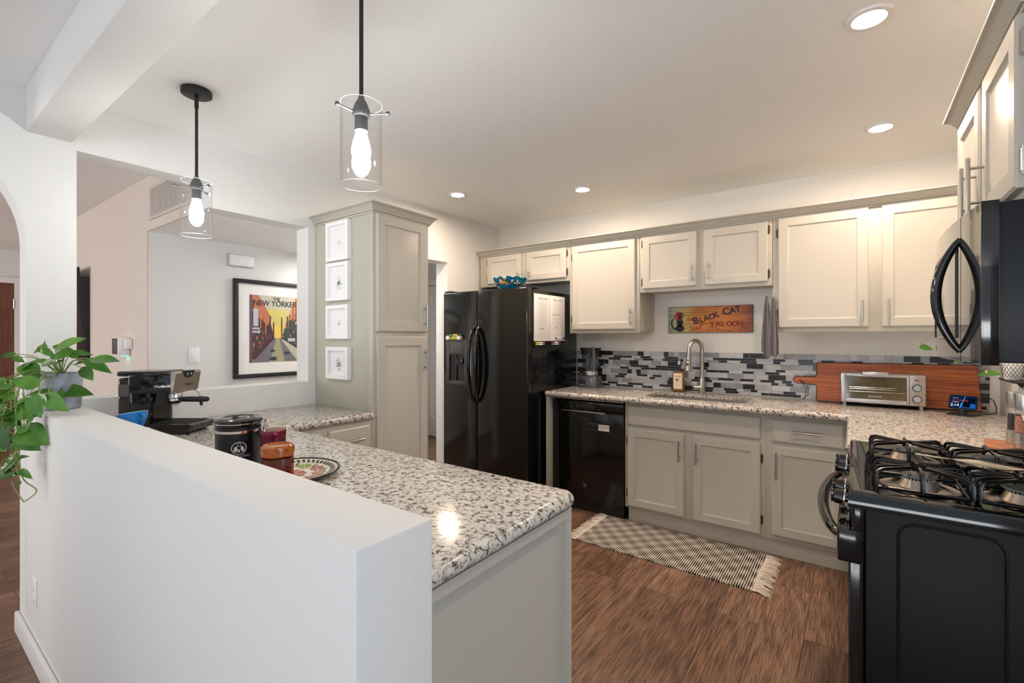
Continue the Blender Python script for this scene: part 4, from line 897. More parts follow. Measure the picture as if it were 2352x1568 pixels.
# black cat sign
t = thing('wooden_sign', 'orange wooden plank sign reading the black cat saloon hanging above the sink', 'sign', (-0.897, 3.785, 1.376))
sx0, sx1, sz0, sz1 = -1.199, -0.594, 1.376, 1.574; SYs = 3.782
def signmat():
    mm, n, b = nt('painted_sign_wood'); mp = mapping(n, scale=(1, 1, 1))
    g = n.nodes.new('ShaderNodeSeparateXYZ'); n.links.new(mp.outputs[0], g.inputs[0])
    nz = tex(n, 'ShaderNodeTexNoise', mp, Scale=12, Detail=5)
    ad = n.nodes.new('ShaderNodeMath'); ad.operation = 'MULTIPLY_ADD'; ad.inputs[1].default_value = 0.10; n.links.new(nz.outputs['Fac'], ad.inputs[0]); n.links.new(g.outputs['X'], ad.inputs[2])
    mr = n.nodes.new('ShaderNodeMapRange'); mr.inputs[1].default_value = -0.27; mr.inputs[2].default_value = 0.36; n.links.new(ad.outputs[0], mr.inputs[0])
    rr = ramp(n, [(0, (130, 160, 165)), (0.12, (196, 200, 170)), (0.24, (206, 190, 110)), (0.36, (222, 140, 66)), (0.7, (226, 140, 64)), (0.9, (190, 110, 72)), (1, (140, 90, 78))]); n.links.new(mr.outputs[0], rr.inputs['Fac'])
    st = tex(n, 'ShaderNodeTexNoise', mapping(n, scale=(3, 3, 60)), Scale=3, Detail=4)
    r2 = ramp(n, [(0.35, (190, 120, 90)), (0.55, (255, 255, 255))]); n.links.new(st.outputs['Fac'], r2.inputs['Fac'])
    c = mixc(n, rr.outputs['Color'], r2.outputs['Color'], 0.5, 'MULTIPLY'); n.links.new(c, b.inputs['Base Color']); b.inputs['Roughness'].default_value = 0.5
    return mm
hs = (sz1 - sz0) / 3; m = MB()
for k in range(3): m.box((sx0, SYs, sz0 + hs * k + 0.0008), (sx1, SYs + 0.014, sz0 + hs * (k + 1) - 0.0008), 0.0015)
part('planks', m, signmat(), t)
m = MB(); m.box((sx0 - 0.002, SYs + 0.002, sz0 - 0.002), (sx1 + 0.002, SYs + 0.0165, sz1 + 0.002)); part('edge', m, mat('sign_edge', (70, 38, 26), 0.6), t)
ft = SYs - 0.0006
def disc(m, c, r_, n=24, sx=1.0, sz=1.0, mi=0): m.quad(*[(c[0] + r_ * sx * math.cos(2 * PI * i / n), c[2] if False else c[1], c[2] + r_ * sz * math.sin(2 * PI * i / n)) for i in range(n)], mi=mi)
m = MB(); disc(m, (-1.118, ft, 1.505), 0.036); part('red_halo', m, mat('halo_red', (190, 66, 46), 0.6), t, recalc=False)
m = MB(); f2 = ft - 0.0006; cx = -1.112
disc(m, (cx, f2, 1.507), 0.0175); disc(m, (cx, f2, 1.455), 0.025, sz=1.3); disc(m, (cx, f2, 1.408), 0.036, sz=0.75)
m.quad((cx - 0.017, f2, 1.512), (cx - 0.004, f2, 1.521), (cx - 0.015, f2, 1.537)); m.quad((cx + 0.017, f2, 1.512), (cx + 0.004, f2, 1.521), (cx + 0.015, f2, 1.537))
m.tube([(cx - 0.02, f2, 1.395), (cx - 0.045, f2, 1.405), (cx - 0.064, f2, 1.435), (cx - 0.062, f2, 1.47), (cx - 0.04, f2, 1.495)], [0.005, 0.0055, 0.005, 0.0045, 0.003], n=8)
part('cat_silhouette', m, mat('cat_black', (24, 24, 26), 0.6), t, recalc=False)
m = MB(); disc(m, (cx - 0.006, f2 - 0.0006, 1.509), 0.0022, 8); disc(m, (cx + 0.006, f2 - 0.0006, 1.509), 0.0022, 8); part('cat_eyes', m, PAPER, t, recalc=False)
m = MB(); disc(m, (cx + 0.002, f2 - 0.0006, 1.474), 0.0035, 3); part('cat_bib', m, PAPER, t, recalc=False)
def along(m, s, sizes, p0, ang, step):
    x = p0[0]; z = p0[1]
    for ch, sz in zip(s, sizes):
        a = math.radians(ang); m.text(ch, sz, (x, f2, z), X * math.cos(a) + Z * math.sin(a), Z * math.cos(a) - X * math.sin(a), bold=0.0018, align='LEFT')
        w_ = step * sz; x += w_ * math.cos(a); z += w_ * math.sin(a)
m = MB(); along(m, 'BLACK', (0.072, 0.05, 0.055, 0.055, 0.062), (-1.005, 1.44), 16, 0.66); along(m, 'CAT', (0.075, 0.062, 0.062), (-0.793, 1.502), 14, 0.66); part('title_lettering', m, mat('title_ink', (52, 44, 60), 0.6), t)
m = MB(); m.text('THE', 0.03, (-1.032, f2, 1.468), X, Z, bold=0.001); along(m, 'SALOON', (0.054,) * 6, (-0.885, 1.420), 1, 0.70); m.tube([(-0.935, f2, 1.462), (-0.952, f2, 1.43), (-0.965, f2, 1.405), (-0.985, f2, 1.400), (-0.99, f2, 1.413), (-0.978, f2, 1.417)], 0.003, n=6); part('red_lettering', m, mat('red_ink', (150, 56, 34), 0.6), t)
m = MB(); m.text('Fine', 0.028, (-0.905, f2, 1.388), X, Z, align='LEFT'); m.text('and', 0.014, (-0.842, f2, 1.400), X, Z, align='LEFT'); m.text('Entertainment', 0.022, (-0.846, f2, 1.385), X, Z, align='LEFT', sx=0.9); m.text('A traditional', 0.017, (-0.97, f2, 1.543), X, Z); m.text('drinking establishment', 0.014, (-0.97, f2, 1.528), X, Z)
for k in range(5): m.tube([(-0.69 + 0.004 * k, f2, 1.384 + 0.009 * k), (-0.66, f2, 1.392 + 0.009 * k), (-0.62, f2, 1.398 + 0.009 * k)], 0.0012, n=5)
for k in range(5): m.tube([(-1.035 + 0.009 * k, f2, 1.384), (-1.03 + 0.009 * k, f2, 1.40), (-1.038 + 0.009 * k, f2, 1.418)], 0.0012, n=5)
part('small_lettering', m, mat('brown_ink', (110, 58, 34), 0.6), t)
# ================================================================== SINK AREA
t = thing('kitchen_sink', 'wide stainless steel undermount sink set in the back worktop', 'sink', ((SX0 + SX1) / 2, (SY0 + SY1) / 2, 0.70))
m = MB(); cx, cy = (SX0 + SX1) / 2, (SY0 + SY1) / 2; rings = []
for ins, z in ((0.0012, 0.8885), (0.0030, 0.8885), (0.0035, 0.74), (0.02, 0.705), (0.05, 0.70)):
    rings.append([m.bm.verts.new((cx + p[0], cy + p[1], z)) for p in rrect(SX1 - SX0 - 2 * ins, SY1 - SY0 - 2 * ins, max(0.02, 0.07 - ins * 0.5), 5)])
for A, B in zip(rings, rings[1:]):
    for j in range(len(A)): m.bm.faces.new((A[j], A[(j + 1) % len(A)], B[(j + 1) % len(A)], B[j]))
m.bm.faces.new(rings[-1]); part('basin', m, STEEL, t, recalc=False)
m = MB(); m.lathe([(0.0, 0.002), (0.03, 0.002), (0.042, 0.004), (0.045, 0.0)], (cx, cy + 0.05, 0.70), 28); part('drain', m, CHROME, t)
FXx, FYy = -0.928, 3.715
t = thing('faucet', 'tall brushed nickel gooseneck faucet with pull-down spray head behind the sink', 'faucet', (FXx, FYy, 0.912))
m = MB(); m.lathe([(0, 0), (0.027, 0), (0.027, 0.004), (0.023, 0.008), (0.0225, 0.105), (0.018, 0.120), (0, 0.120)], (FXx, FYy, 0.912), 28); part('base', m, NICKEL, t)
tip = Vector((-0.075, -0.145, 0)); un = tip.normalized(); L = 0.135
pts = [Vector((FXx, FYy, 1.02)), Vector((FXx, FYy, 1.15)), Vector((FXx, FYy, 1.24))]
R_ = L / 2
for i in range(1, 15):
    a = PI * i / 14; pts.append(Vector((FXx, FYy, 1.245)) + un * (R_ - R_ * math.cos(a)) + Z * R_ * math.sin(a))
pts.append(pts[-1] - Z * 0.045 + un * 0.003); m = MB(); m.tube(pts, 0.0145, n=16); part('neck', m, NICKEL, t)
e = pts[-1]; m = MB(); m.cyl(e, e - Z * 0.005, 0.0150, n=20); sp0 = e - Z * 0.005; ax = Vector((un.x * 0.08, un.y * 0.08, -1)).normalized(); m.tube([sp0, sp0 + ax * 0.03, sp0 + ax * 0.105, sp0 + ax * 0.108], [0.0155, 0.0175, 0.026, 0.022], n=24); sp = part('spray_head', m, NICKEL, t)
m = MB(); c = sp0 + ax * 0.028 - Y * 0.0165; m.sphere(c, 0.006, sc_=(1, 0.4, 1)); c = sp0 + ax * 0.06 - Y * 0.0195; m.sphere(c, 0.008, sc_=(1, 0.4, 1.6)); part('spray_button', m, BLACKM, sp)
m = MB(); q = Vector((FXx, FYy, 0.958)); m.cyl(q, q + V(-0.055, -0.035, 0.0), 0.0185, n=20); hb = q + V(-0.052, -0.033, 0.008); m.tube([hb, hb + V(-0.055, -0.03, 0.052), hb + V(-0.06, -0.032, 0.058)], [0.007, 0.0055, 0.004], n=12); part('lever', m, NICKEL, t)
# bottle
BXx, BYy = -1.105, 3.735
t = thing('dispenser_bottle', 'square glass bottle of amber liquid with pour spout and cream label by the faucet', 'bottle', (BXx, BYy, 0.912))
m = MB(); hw = 0.044
def sqring(h, z, r_): return [m.bm.verts.new((BXx + p[0], BYy + p[1] * 0.75, z)) for p in rrect(2 * h, 2 * h, r_, 3)]
rs = [sqring(hw, 0.913, 0.01), sqring(hw, 1.065, 0.01), sqring(hw - 0.006, 1.078, 0.014), sqring(0.022, 1.095, 0.02), sqring(0.0125, 1.104, 0.012), sqring(0.0125, 1.128, 0.012)]
for A, B in zip(rs, rs[1:]):
    for j in range(len(A)): m.bm.faces.new((A[j], A[(j + 1) % len(A)], B[(j + 1) % len(A)], B[j]))
m.bm.faces.new(rs[0]); m.bm.faces.new(rs[-1]); part('glass_body', m, thin_glass('bottle_glass', (235, 238, 230), add=0.06), t)
m = MB(); m.box((BXx - 0.041, BYy - 0.030, 0.916), (BXx + 0.041, BYy + 0.030, 1.068), 0.008); part('liquid', m, mat('amber_liquid', (176, 116, 22), 0.15), t)
m = MB(); m.box((BXx - 0.033, BYy - 0.0338, 0.938), (BXx + 0.033, BYy - 0.0330, 1.058)); lb = part('paper_label', m, mat('cream_label', (240, 222, 200), 0.6), t)
m = MB(); disc(m, (BXx - 0.006, BYy - 0.0342, 1.008), 0.012, sz=0.75); part('label_flower', m, mat('label_red', (190, 84, 74), 0.6), lb, recalc=False)
m = MB(); m.text('SICILY', 0.014, (BXx, BYy - 0.0342, 1.030), X, Z); m.tube([(BXx + 0.004, BYy - 0.0342, 1.016), (BXx + 0.014, BYy - 0.0342, 1.024), (BXx + 0.018, BYy - 0.0342, 1.03)], 0.001, n=5); part('label_print', m, INK, lb)
m = MB(); m.lathe([(0, 0), (0.0125, 0), (0.0115, 0.025), (0.009, 0.03), (0.004, 0.035), (0.0035, 0.075), (0, 0.075)], (BXx, BYy, 1.126), 18); part('pour_spout', m, CHROME, t)
# blender
bx, by = -1.835, 3.66
t = thing('blender', 'dark grey countertop blender with clear jug and round dial beside the refrigerator', 'blender', (bx, by, 0.912))
def rs_loft(m, levels, n=6):
    rings = [[m.bm.verts.new((bx + p[0], by + p[1], z)) for p in rrect(w_, d_, r_, n)] for w_, d_, r_, z in levels]
    for A, B in zip(rings, rings[1:]):
        for j in range(len(A)): m.bm.faces.new((A[j], A[(j + 1) % len(A)], B[(j + 1) % len(A)], B[j]))
    m.bm.faces.new(rings[0]); m.bm.faces.new(rings[-1])
m = MB(); rs_loft(m, [(0.185, 0.17, 0.05, 0.914), (0.188, 0.172, 0.05, 0.925), (0.178, 0.162, 0.05, 0.99), (0.168, 0.15, 0.05, 1.008), (0.15, 0.14, 0.05, 1.012)]); bs = part('motor_base', m, mat('blender_grey', (104, 106, 112), 0.3, 0.6), t)
m = MB(); m.lathe([(0, 0), (0.062, 0), (0.066, 0.004), (0.066, 0.034), (0.062, 0.04), (0, 0.04)], (bx, by, 1.011), 36); part('collar', m, STEEL, t)
m = MB(); m.text('NINJA', 0.022, (bx - 0.005, by - 0.067, 1.024), X, Z); part('lettering', m, INK, t)
m = MB(); c = Vector((bx - 0.028, by - 0.086, 0.962)); m.cyl(c + Y * 0.006, c - Y * 0.018, 0.024, 0.021, n=28); dk = part('dial', m, BLACKM, bs)
m = MB(); m.lathe([(0.0165, 0), (0.0205, 0), (0.0205, 0.003), (0.0165, 0.003), (0.0165, 0)], c - Y * 0.018, 28, axis=-Y); part('dial_ring', m, CHROME, dk)
m = MB(); m.box((bx + 0.022, by - 0.0905, 0.955), (bx + 0.028, by - 0.0835, 0.958)); m.box((bx - 0.055, by - 0.0925, 0.934), (bx - 0.015, by - 0.0885, 0.937)); part('button_marks', m, WHITE, bs)
m = MB(); m.lathe([(0.058, 0), (0.075, 0.15), (0.073, 0.15), (0.056, 0.003), (0.0, 0.003)], (bx, by, 1.052), 36); part('jug', m, thin_glass('jug_glass', (232, 238, 242), add=0.10), t)
m = MB(); m.cyl((bx, by, 1.055), (bx, by, 1.19), 0.007, n=12)
for k in range(6):
    a = k * 1.1; z = 1.07 + 0.02 * k; m.box((-0.035, -0.004, -0.001), (0.0, 0.004, 0.001), M=Matrix.Translation((bx, by, z)) @ Matrix.Rotation(a, 4, 'Z') @ Matrix.Rotation(0.3, 4, 'Y'))
part('blade_tower', m, GREY, t)
m = MB(); m.lathe([(0, 0), (0.077, 0), (0.077, 0.028), (0.082, 0.034), (0.082, 0.048), (0, 0.048)], (bx, by, 1.198), 36); m.box((bx - 0.09, by - 0.02, 1.232), (bx + 0.095, by + 0.02, 1.248), 0.004); part('lid', m, BLACKM, t)
m = MB(); m.tube([(bx + 0.06, by - 0.055, 1.056), (bx + 0.066, by - 0.062, 1.08), (bx + 0.066, by - 0.062, 1.21), (bx + 0.05, by - 0.045, 1.248)], [0.012, 0.013, 0.013, 0.011], n=14); m.cyl((bx + 0.055, by - 0.05, 1.236), (bx + 0.055, by - 0.05, 1.254), 0.016, n=18); part('handle', m, mat('handle_grey', (104, 108, 112), 0.4), t)
# towel
t = thing('hand_towel', 'grey woven hand towel hanging from a hook on the cabinet side by the sink', 'towel', (-0.44, 3.52, 1.2))
def towel(m, ytop, z0, z1, xa, xb, ya, yb, ph):
    n1, n2 = 30, 18; G = []
    for i in range(n1 + 1):
        s = i / n1; row = []; z = z1 - (z1 - z0) * s
        for j in range(n2 + 1):
            q = j / n2; spread = 0.12 + 0.88 * min(1, s * 1.3) ** 0.62
            x = (xa + xb) / 2 + (xb - xa) * (q - 0.5) * spread + 0.006 * math.sin(q * 9 + ph) * spread
            y = ytop + (ya + (yb - ya) * q - ytop) * spread + 0.012 * math.sin(q * 14 + ph) * spread
            row.append(m.bm.verts.new((x, y, z + (0.05 * abs(q - 0.62) * s * 1.5 if s > 0.5 else 0))))
        G.append(row)
    for i in range(n1):
        for j in range(n2): m.bm.faces.new((G[i][j], G[i + 1][j], G[i + 1][j + 1], G[i][j + 1]))
def towmat():
    mm, n, b = nt('grey_woven_cloth'); mp = mapping(n); ck = tex(n, 'ShaderNodeTexVoronoi', mp, Scale=170)
    rr = ramp(n, [(0.1, (150, 148, 150)), (0.5, (118, 114, 116))]); n.links.new(ck.outputs['Distance'], rr.inputs['Fac']); n.links.new(rr.outputs['Color'], b.inputs['Base Color']); b.inputs['Roughness'].default_value = 0.95
    bumpn(n, b, ck.outputs['Distance'], 0.8, 0.003); return mm
m = MB(); towel(m, 3.50, 1.195, 1.61, -0.497, -0.434, 3.50, 3.44, 0.3); towel(m, 3.46, 1.205, 1.60, -0.460, -0.385, 3.448, 3.436, 2.0)
tw = part('cloth', m, towmat(), t, smooth=80, recalc=False); sm = tw.modifiers.new('thick', 'SOLIDIFY'); sm.thickness = 0.004
# the loop hangs from a hook fixed to the side of the wide cabinet
m = MB(); m.box((-0.4275, 3.485, 1.585), (-0.4245 - 0.006, 3.515, 1.645)); m.tube([(-0.430, 3.50, 1.60), (-0.437, 3.50, 1.598), (-0.443, 3.50, 1.606)], 0.003, n=8)
solo('towel_hook', m, NICKEL, 'small metal hook on the wide cabinet side holding the grey towel', 'hook')
# ================================================================== RIGHT COUNTER
CW = wood('cutting_board_wood', (84, 34, 16), (158, 80, 40), (200, 118, 66), scale=(0.9, 26, 26), rough=0.35, dist=1.6, sc_=1.7)
t = thing('cutting_board', 'large reddish brown paddle cutting board leaning on the tiles behind the toaster oven', 'cutting board', (0.19, 3.745, 0.913))
lean = math.radians(10); O = Vector((0, 3.734, 0.9135)); Wb = Vector((0, math.sin(lean), math.cos(lean))); Nb = Vector((0, -math.cos(lean), math.sin(lean)))
poly = [(-0.195, 0.0)] + [(0.585, 0.0), (0.575, 0.262), (-0.195, 0.255), (-0.200, 0.250), (-0.200, 0.172), (-0.212, 0.158), (-0.318, 0.156), (-0.332, 0.146), (-0.336, 0.132), (-0.330, 0.118), (-0.316, 0.110), (-0.212, 0.108), (-0.200, 0.098), (-0.200, 0.006)]
m = MB(); m.prism(poly, O, X, Wb, Nb, 0.024); part('board', m, CW, t, smooth=20)
m = MB(); m.tube([O + X * p[0] + Wb * p[1] + Nb * 0.0242 for p in poly], 0.0022, n=6, closed=True); part('burnt_edge', m, mat('burnt_edge', (58, 24, 14), 0.5), t)
m = MB(); h0 = O + X * -0.30 + Wb * 0.133 + Nb * 0.026
m.tube([h0, h0 + V(0.03, -0.012, -0.015), h0 + V(0.055, -0.02, -0.055), h0 + V(0.05, -0.022, -0.10), h0 + V(0.02, -0.028, -0.128)], 0.0022, n=6); m.tube([h0, h0 + V(0.02, -0.012, -0.02), h0 + V(0.04, -0.02, -0.06), h0 + V(0.038, -0.025, -0.10), h0 + V(0.03, -0.03, -0.128)], 0.0022, n=6); part('leather_strap', m, mat('dark_leather', (60, 32, 24), 0.7), t)
# toaster oven
t = thing('toaster_oven', 'silver toaster oven with glass door and two dials in front of the cutting board', 'toaster oven', (0.14, 3.64, 0.913))
m = MB(); m.box((-0.066, 3.592, 0.933), (0.34, 3.70, 1.118), 0.010, seg=3); part('casing', m, mat('silver_casing', (190, 190, 194), 0.3, 0.8), t)
m = MB()
for x0, x1, z0, z1 in ((-0.064, -0.040, 0.938, 1.116), (0.252, 0.262, 0.938, 1.112), (-0.040, 0.252, 1.098, 1.112), (-0.040, 0.252, 0.938, 0.962)): m.box((x0, 3.583, z0), (x1, 3.594, z1), 0.003)
dr_ = part('door', m, mat('silver_bright', (206, 206, 212), 0.25, 0.7), t)
m = MB(); m.box((-0.040, 3.590, 0.962), (0.252, 3.5925, 1.098)); part('oven_window', m, mat('oven_interior', (84, 76, 56), 0.12, 0, 0.6, var=(4, (112, 100, 72))), dr_)
m = MB()
for z, x0, x1 in ((1.006, -0.034, 0.244), (1.022, -0.022, 0.206), (1.032, -0.022, 0.206)): m.cyl((x0, 3.5885, z), (x1, 3.5885, z), 0.0018, n=8)
part('rack', m, CHROME, t)
m = MB(); m.box((0.04, 3.560, 1.106), (0.168, 3.574, 1.130), 0.006, seg=3); m.box((0.045, 3.566, 1.098), (0.058, 3.590, 1.116), 0.002); m.box((0.150, 3.566, 1.098), (0.163, 3.590, 1.116), 0.002); part('handle', m, mat('silver_bright', (206, 206, 212), 0.25, 0.7), dr_)
m = MB(); m.box((0.264, 3.586, 0.938), (0.334, 3.594, 1.112), 0.003); cp = part('control_panel', m, mat('panel_silver', (186, 178, 170), 0.35, 0.6), t)
for z in (1.042, 0.977):
    m = MB(); m.cyl((0.297, 3.587, z), (0.297, 3.583, z), 0.022, n=28, mi=0); part('dial_collar', m, mat('collar_blue_grey', (60, 66, 80), 0.4), cp)
    m = MB(); m.cyl((0.297, 3.584, z), (0.297, 3.566, z), 0.0185, 0.0165, n=28); m.box((0.2955, 3.5645, z), (0.2985, 3.5665, z + 0.015)); part('dial', m, mat('silver_bright', (206, 206, 212), 0.25, 0.7), cp)
m = MB(); m.box((0.285, 3.584, 1.084), (0.305, 3.587, 1.090)); part('indicator_light', m, mat('indicator_red', (150, 30, 30), 0.3), cp)
m = MB(); m.text('BLACK+DECKER', 0.0085, (0.1035, 3.5818, 0.9765), X, Z); part('lettering', m, WHITE, t)
m = MB(); m.lathe([(0, 0), (0.006, 0), (0.006, 0.001), (0, 0.001)], (0.1, 3.60, 0.93), 8); 
for x in (-0.046, 0.318):
    for y in (3.605, 3.685): m.box((x - 0.008, y - 0.008, 0.9125), (x + 0.008, y + 0.008, 0.936), 0.002)
part('feet', m, mat('grey_feet', (160, 164, 172), 0.4), t)
# smart display (rotated, tilted)
t = thing('smart_display', 'small black smart display showing 2:14 in front of the cutting board end', 'smart display', (0.48, 3.52, 0.913), rotz=math.radians(-24))
m = MB(); m.box((-0.055, -0.045, 0.0), (0.055, 0.045, 0.006), 0.002); m.cyl((0, 0.01, 0.004), (0, 0.012, 0.03), 0.018, n=18); part('stand', m, BLACKM, t)
TM = Matrix.Translation((0, 0.01, 0.068)) @ Matrix.Rotation(math.radians(-20), 4, 'X')
m = MB(); m.prism(rrect(0.122, 0.082, 0.012), (0, 0, 0), X, Z, Y, 0.006); m.xf(TM); part('bezel', m, BLACKG, t)
m = MB(); m.prism(rrect(0.116, 0.076, 0.012), (0, 0.006, 0), X, Z, Y, 0.03); 
for v in m.bm.verts:
    if v.co.y > 0.03: v.co.x *= 0.72; v.co.z *= 0.72
m.xf(TM); part('back_shell', m, mat('fabric_blue_grey', (78, 86, 104), 0.8), t)
scr = [emis('screen_navy', (10, 30, 62), 1.0), emis('screen_blue', (24, 90, 160), 1.0), emis('screen_dark', (10, 14, 24), 1.0), emis('screen_red', (110, 40, 60), 1.0), emis('screen_white', (240, 245, 255), 1.0), emis('screen_cyan', (110, 190, 240), 1.1)]
m = MB(); m.prism(rrect(0.110, 0.070, 0.009), (0, -0.0006, 0), X, Z, Y, 0.0005, mi=0)
def sq(x0, z0, x1, z1, mi, dy=0.001): m.quad((x0, -dy, z0), (x1, -dy, z0), (x1, -dy, z1), (x0, -dy, z1), mi=mi)
sq(-0.01, -0.030, 0.052, -0.005, 1); sq(0.0, -0.026, 0.03, 0.002, 2, 0.0012); sq(-0.046, 0.006, 0.02, 0.014, 3, 0.0012); sq(0.02, -0.002, 0.05, 0.026, 2, 0.0012)
m.quad((-0.012, -0.0016, -0.034), (-0.010, -0.0016, -0.034), (0.008, -0.0016, 0.034), (0.006, -0.0016, 0.034), mi=5)
m.text('2:14', 0.021, (-0.033, -0.0016, -0.024), X, Z, mi=4, bold=0.0002)
for k in range(3): sq(-0.044 + 0.009 * k, 0.021, -0.040 + 0.009 * k, 0.024, 4, 0.0014)
for k in range(4): sq(-0.044 + 0.007 * k, -0.002, -0.039 + 0.007 * k, 0.0005, 4, 0.0014)
m.xf(TM); part('screen', m, scr, t, recalc=False, smooth=0)
m = MB(); m.tube([(0.54, 3.575, 0.975), (0.57, 3.62, 1.0), (0.605, 3.66, 1.004), (0.628, 3.68, 0.985), (0.640, 3.68, 0.945), (0.632, 3.655, 0.9165), (0.60, 3.62, 0.9155), (0.575, 3.60, 0.9155), (0.55, 3.55, 0.9155), (0.534, 3.535, 0.9155)], 0.0024, n=8)
m.xf((Matrix.Translation((0.48, 3.52, 0.913)) @ Matrix.Rotation(math.radians(-24), 4, 'Z')).inverted()); part('power_cord', m, BLACKM, t)
# grinders on wooden board
t0 = MB(); t0.prism([(0.425, 2.655), (0.44, 2.67), (0.64, 2.67), (0.64, 2.41), (0.46, 2.41), (0.405, 2.50)], (0, 0, 0.9125), X, Y, Z, 0.014)
solo('wooden_board', t0, wood('acacia_wood', (130, 74, 44), (176, 112, 72), (200, 140, 98), scale=(1, 6, 6)), 'small brown wooden board under the two grinders behind the stove', 'board')
def grinder(x, y, lab, fill, fc, h=0.20):
    t = thing('spice_grinder', lab, 'grinder', (x, y, 0.927), group='salt and pepper grinders'); z = 0.9272; r_ = 0.0235
    m = MB(); m.lathe([(0, 0), (r_, 0), (r_, 0.022), (r_ - 0.001, 0.023), (r_, 0.024), (r_ * 0.97, 0.055), (0, 0.055)], (x, y, z), 28); part('base', m, STEEL, t)
    m = MB(); m.lathe([(r_ * 0.94, 0.055), (r_ * 0.9, 0.14), (r_ * 0.86, 0.14), (r_ * 0.9, 0.055)], (x, y, z), 28); part('glass_tube', m, GLASS, t)
    m = MB(); m.lathe([(0, 0.056), (r_ * 0.80, 0.056), (r_ * 0.78, 0.115), (0, 0.116)], (x, y, z), 20); part('filling', m, mat(fill, fc, 0.7, var=(260, tuple(int(c * 0.6) for c in fc))), t)
    m = MB(); m.lathe([(0, 0.14), (r_ * 0.92, 0.14), (r_ * 1.05, 0.195), (r_ * 1.02, 0.20), (0, 0.20)], (x, y, z), 28); part('cap', m, STEEL, t)
grinder(0.500, 2.600, 'steel topped grinder filled with black peppercorns', 'peppercorns', (58, 50, 52))
grinder(0.507, 2.522, 'steel topped grinder filled with pink salt', 'pink_salt', (222, 150, 128))
# shelf plant
t = thing('wall_shelf', 'small black shelf on the right wall under the patterned pot', 'shelf', (0.60, 3.27, 1.118))
m = MB(); m.box((0.60, 3.14, 1.121), (XR - 0.001, 3.42, 1.130), 0.004); m.prism([(0.672, 1.121), (0.64, 1.121), (0.672, 1.085)], (0, 3.22, 0), X, Z, Y, 0.012); m.prism([(0.672, 1.121), (0.64, 1.121), (0.672, 1.085)], (0, 3.34, 0), X, Z, Y, 0.012); part('shelf_board', m, BLACKM, t)
t = thing('potted_vine', 'trailing vine in a white pot with black diamond pattern on the wall shelf', 'plant', (0.635, 3.27, 1.1305))
pc = Vector((0.628, 3.285, 1.1305))
m = MB(); m.lathe([(0, 0), (0.028, 0), (0.034, 0.01), (0.038, 0.06), (0.040, 0.09), (0.036, 0.09), (0.034, 0.06), (0, 0.05)], pc, 36); po = part('pot', m, WHITE, t)
m = MB()
for k in range(16):
    for s in (-1, 1):
        a0 = 2 * PI * k / 16; P_ = []
        for i in range(9):
            z = 0.012 + 0.075 * i / 8; rr_ = 0.0345 + 0.0038 * min(1, z / 0.06) + 0.0008; a = a0 + s * (i / 8) * 2 * PI / 5.3; P_.append(pc + V(rr_ * math.cos(a), rr_ * math.sin(a), z))
        m.tube(P_, 0.0007, n=4)
part('diamond_pattern', m, BLACKM, po)
LEAFM = None
def leaf(m, base, d, nrm, L_, W_, droop=0.25, fold=0.25, mi=0):
    d = Vector(d).normalized(); nrm = Vector(nrm); nrm = (nrm - d * nrm.dot(d)).normalized(); s_ = d.cross(nrm); base = Vector(base)
    n1 = 9; G = []
    for i in range(n1 + 1):
        t_ = i / n1
        wv = W_ * 0.5 * (math.sin(PI * (t_ ** 0.62)) ** 0.85 if 0 < t_ < 1 else 0.0) * (1.0 if t_ < 0.75 else 1 - (t_ - 0.75) * 0.9)
        row = []
        for j in range(5):
            q = (-1, -0.55, 0, 0.55, 1)[j]
            back = -0.10 * L_ * (abs(q) ** 1.5) * max(0, 1 - t_ * 3.5)
            p = base + d * (L_ * t_ + back) + s_ * wv * q - nrm * (L_ * droop * t_ * t_) + nrm * (abs(q) ** 1.3 * wv * fold)
            row.append(m.bm.verts.new(p))
        G.append(row)
    for i in range(n1):
        for j in range(4):
            f = m.bm.faces.new((G[i][j], G[i + 1][j], G[i + 1][j + 1], G[i][j + 1])); f.material_index = mi
def leafmat(name, c0, c1, c2, cream):
    mm, n, b = nt(name); mp = mapping(n)
    a = tex(n, 'ShaderNodeTexNoise', mp, Scale=9, Detail=3); rr = ramp(n, [(0.3, c0), (0.5, c1), (0.7, c2)]); n.links.new(a.outputs['Fac'], rr.inputs['Fac'])
    v = tex(n, 'ShaderNodeTexNoise', mapping(n, loc=(3, 1, 2)), Scale=16, Detail=4, Distortion=1.0); r2 = ramp(n, [(0.66, (0, 0, 0)), (0.70, (255, 255, 255))]); n.links.new(v.outputs['Fac'], r2.inputs['Fac'])
    c = mixc(n, rr.outputs['Color'], cream, r2.outputs['Color']); n.links.new(c, b.inputs['Base Color']); b.inputs['Roughness'].default_value = 0.33
    b.inputs['Subsurface Weight'].default_value = 0.0; return mm
LEAFM = leafmat('pothos_leaf', (40, 82, 20), (62, 112, 30), (94, 144, 44), (196, 202, 120)); STEMM = mat('vine_stem', (128, 146, 70), 0.5)
m = MB(); leaf(m, (0.555, 3.16, 1.165), (-0.9, -0.35, -0.05), (0.1, -0.7, 1), 0.085, 0.04, 0.1); leaf(m, (0.45, 3.3, 1.24), (-0.7, 0, -0.7), (0, -1, 0.4), 0.05, 0.035); leaf(m, (0.29, 3.34, 1.285), (0.9, -0.1, -0.15), (0, -1, 0.5), 0.055, 0.035)
for k in range(9):
    a = k * 0.7; leaf(m, pc + V(0, 0, 0.09), (math.cos(a), math.sin(a) - 0.3, 0.8), (-math.cos(a), -math.sin(a), 0.5), 0.05, 0.035)
part('leaves', m, LEAFM, t, smooth=80, recalc=False)
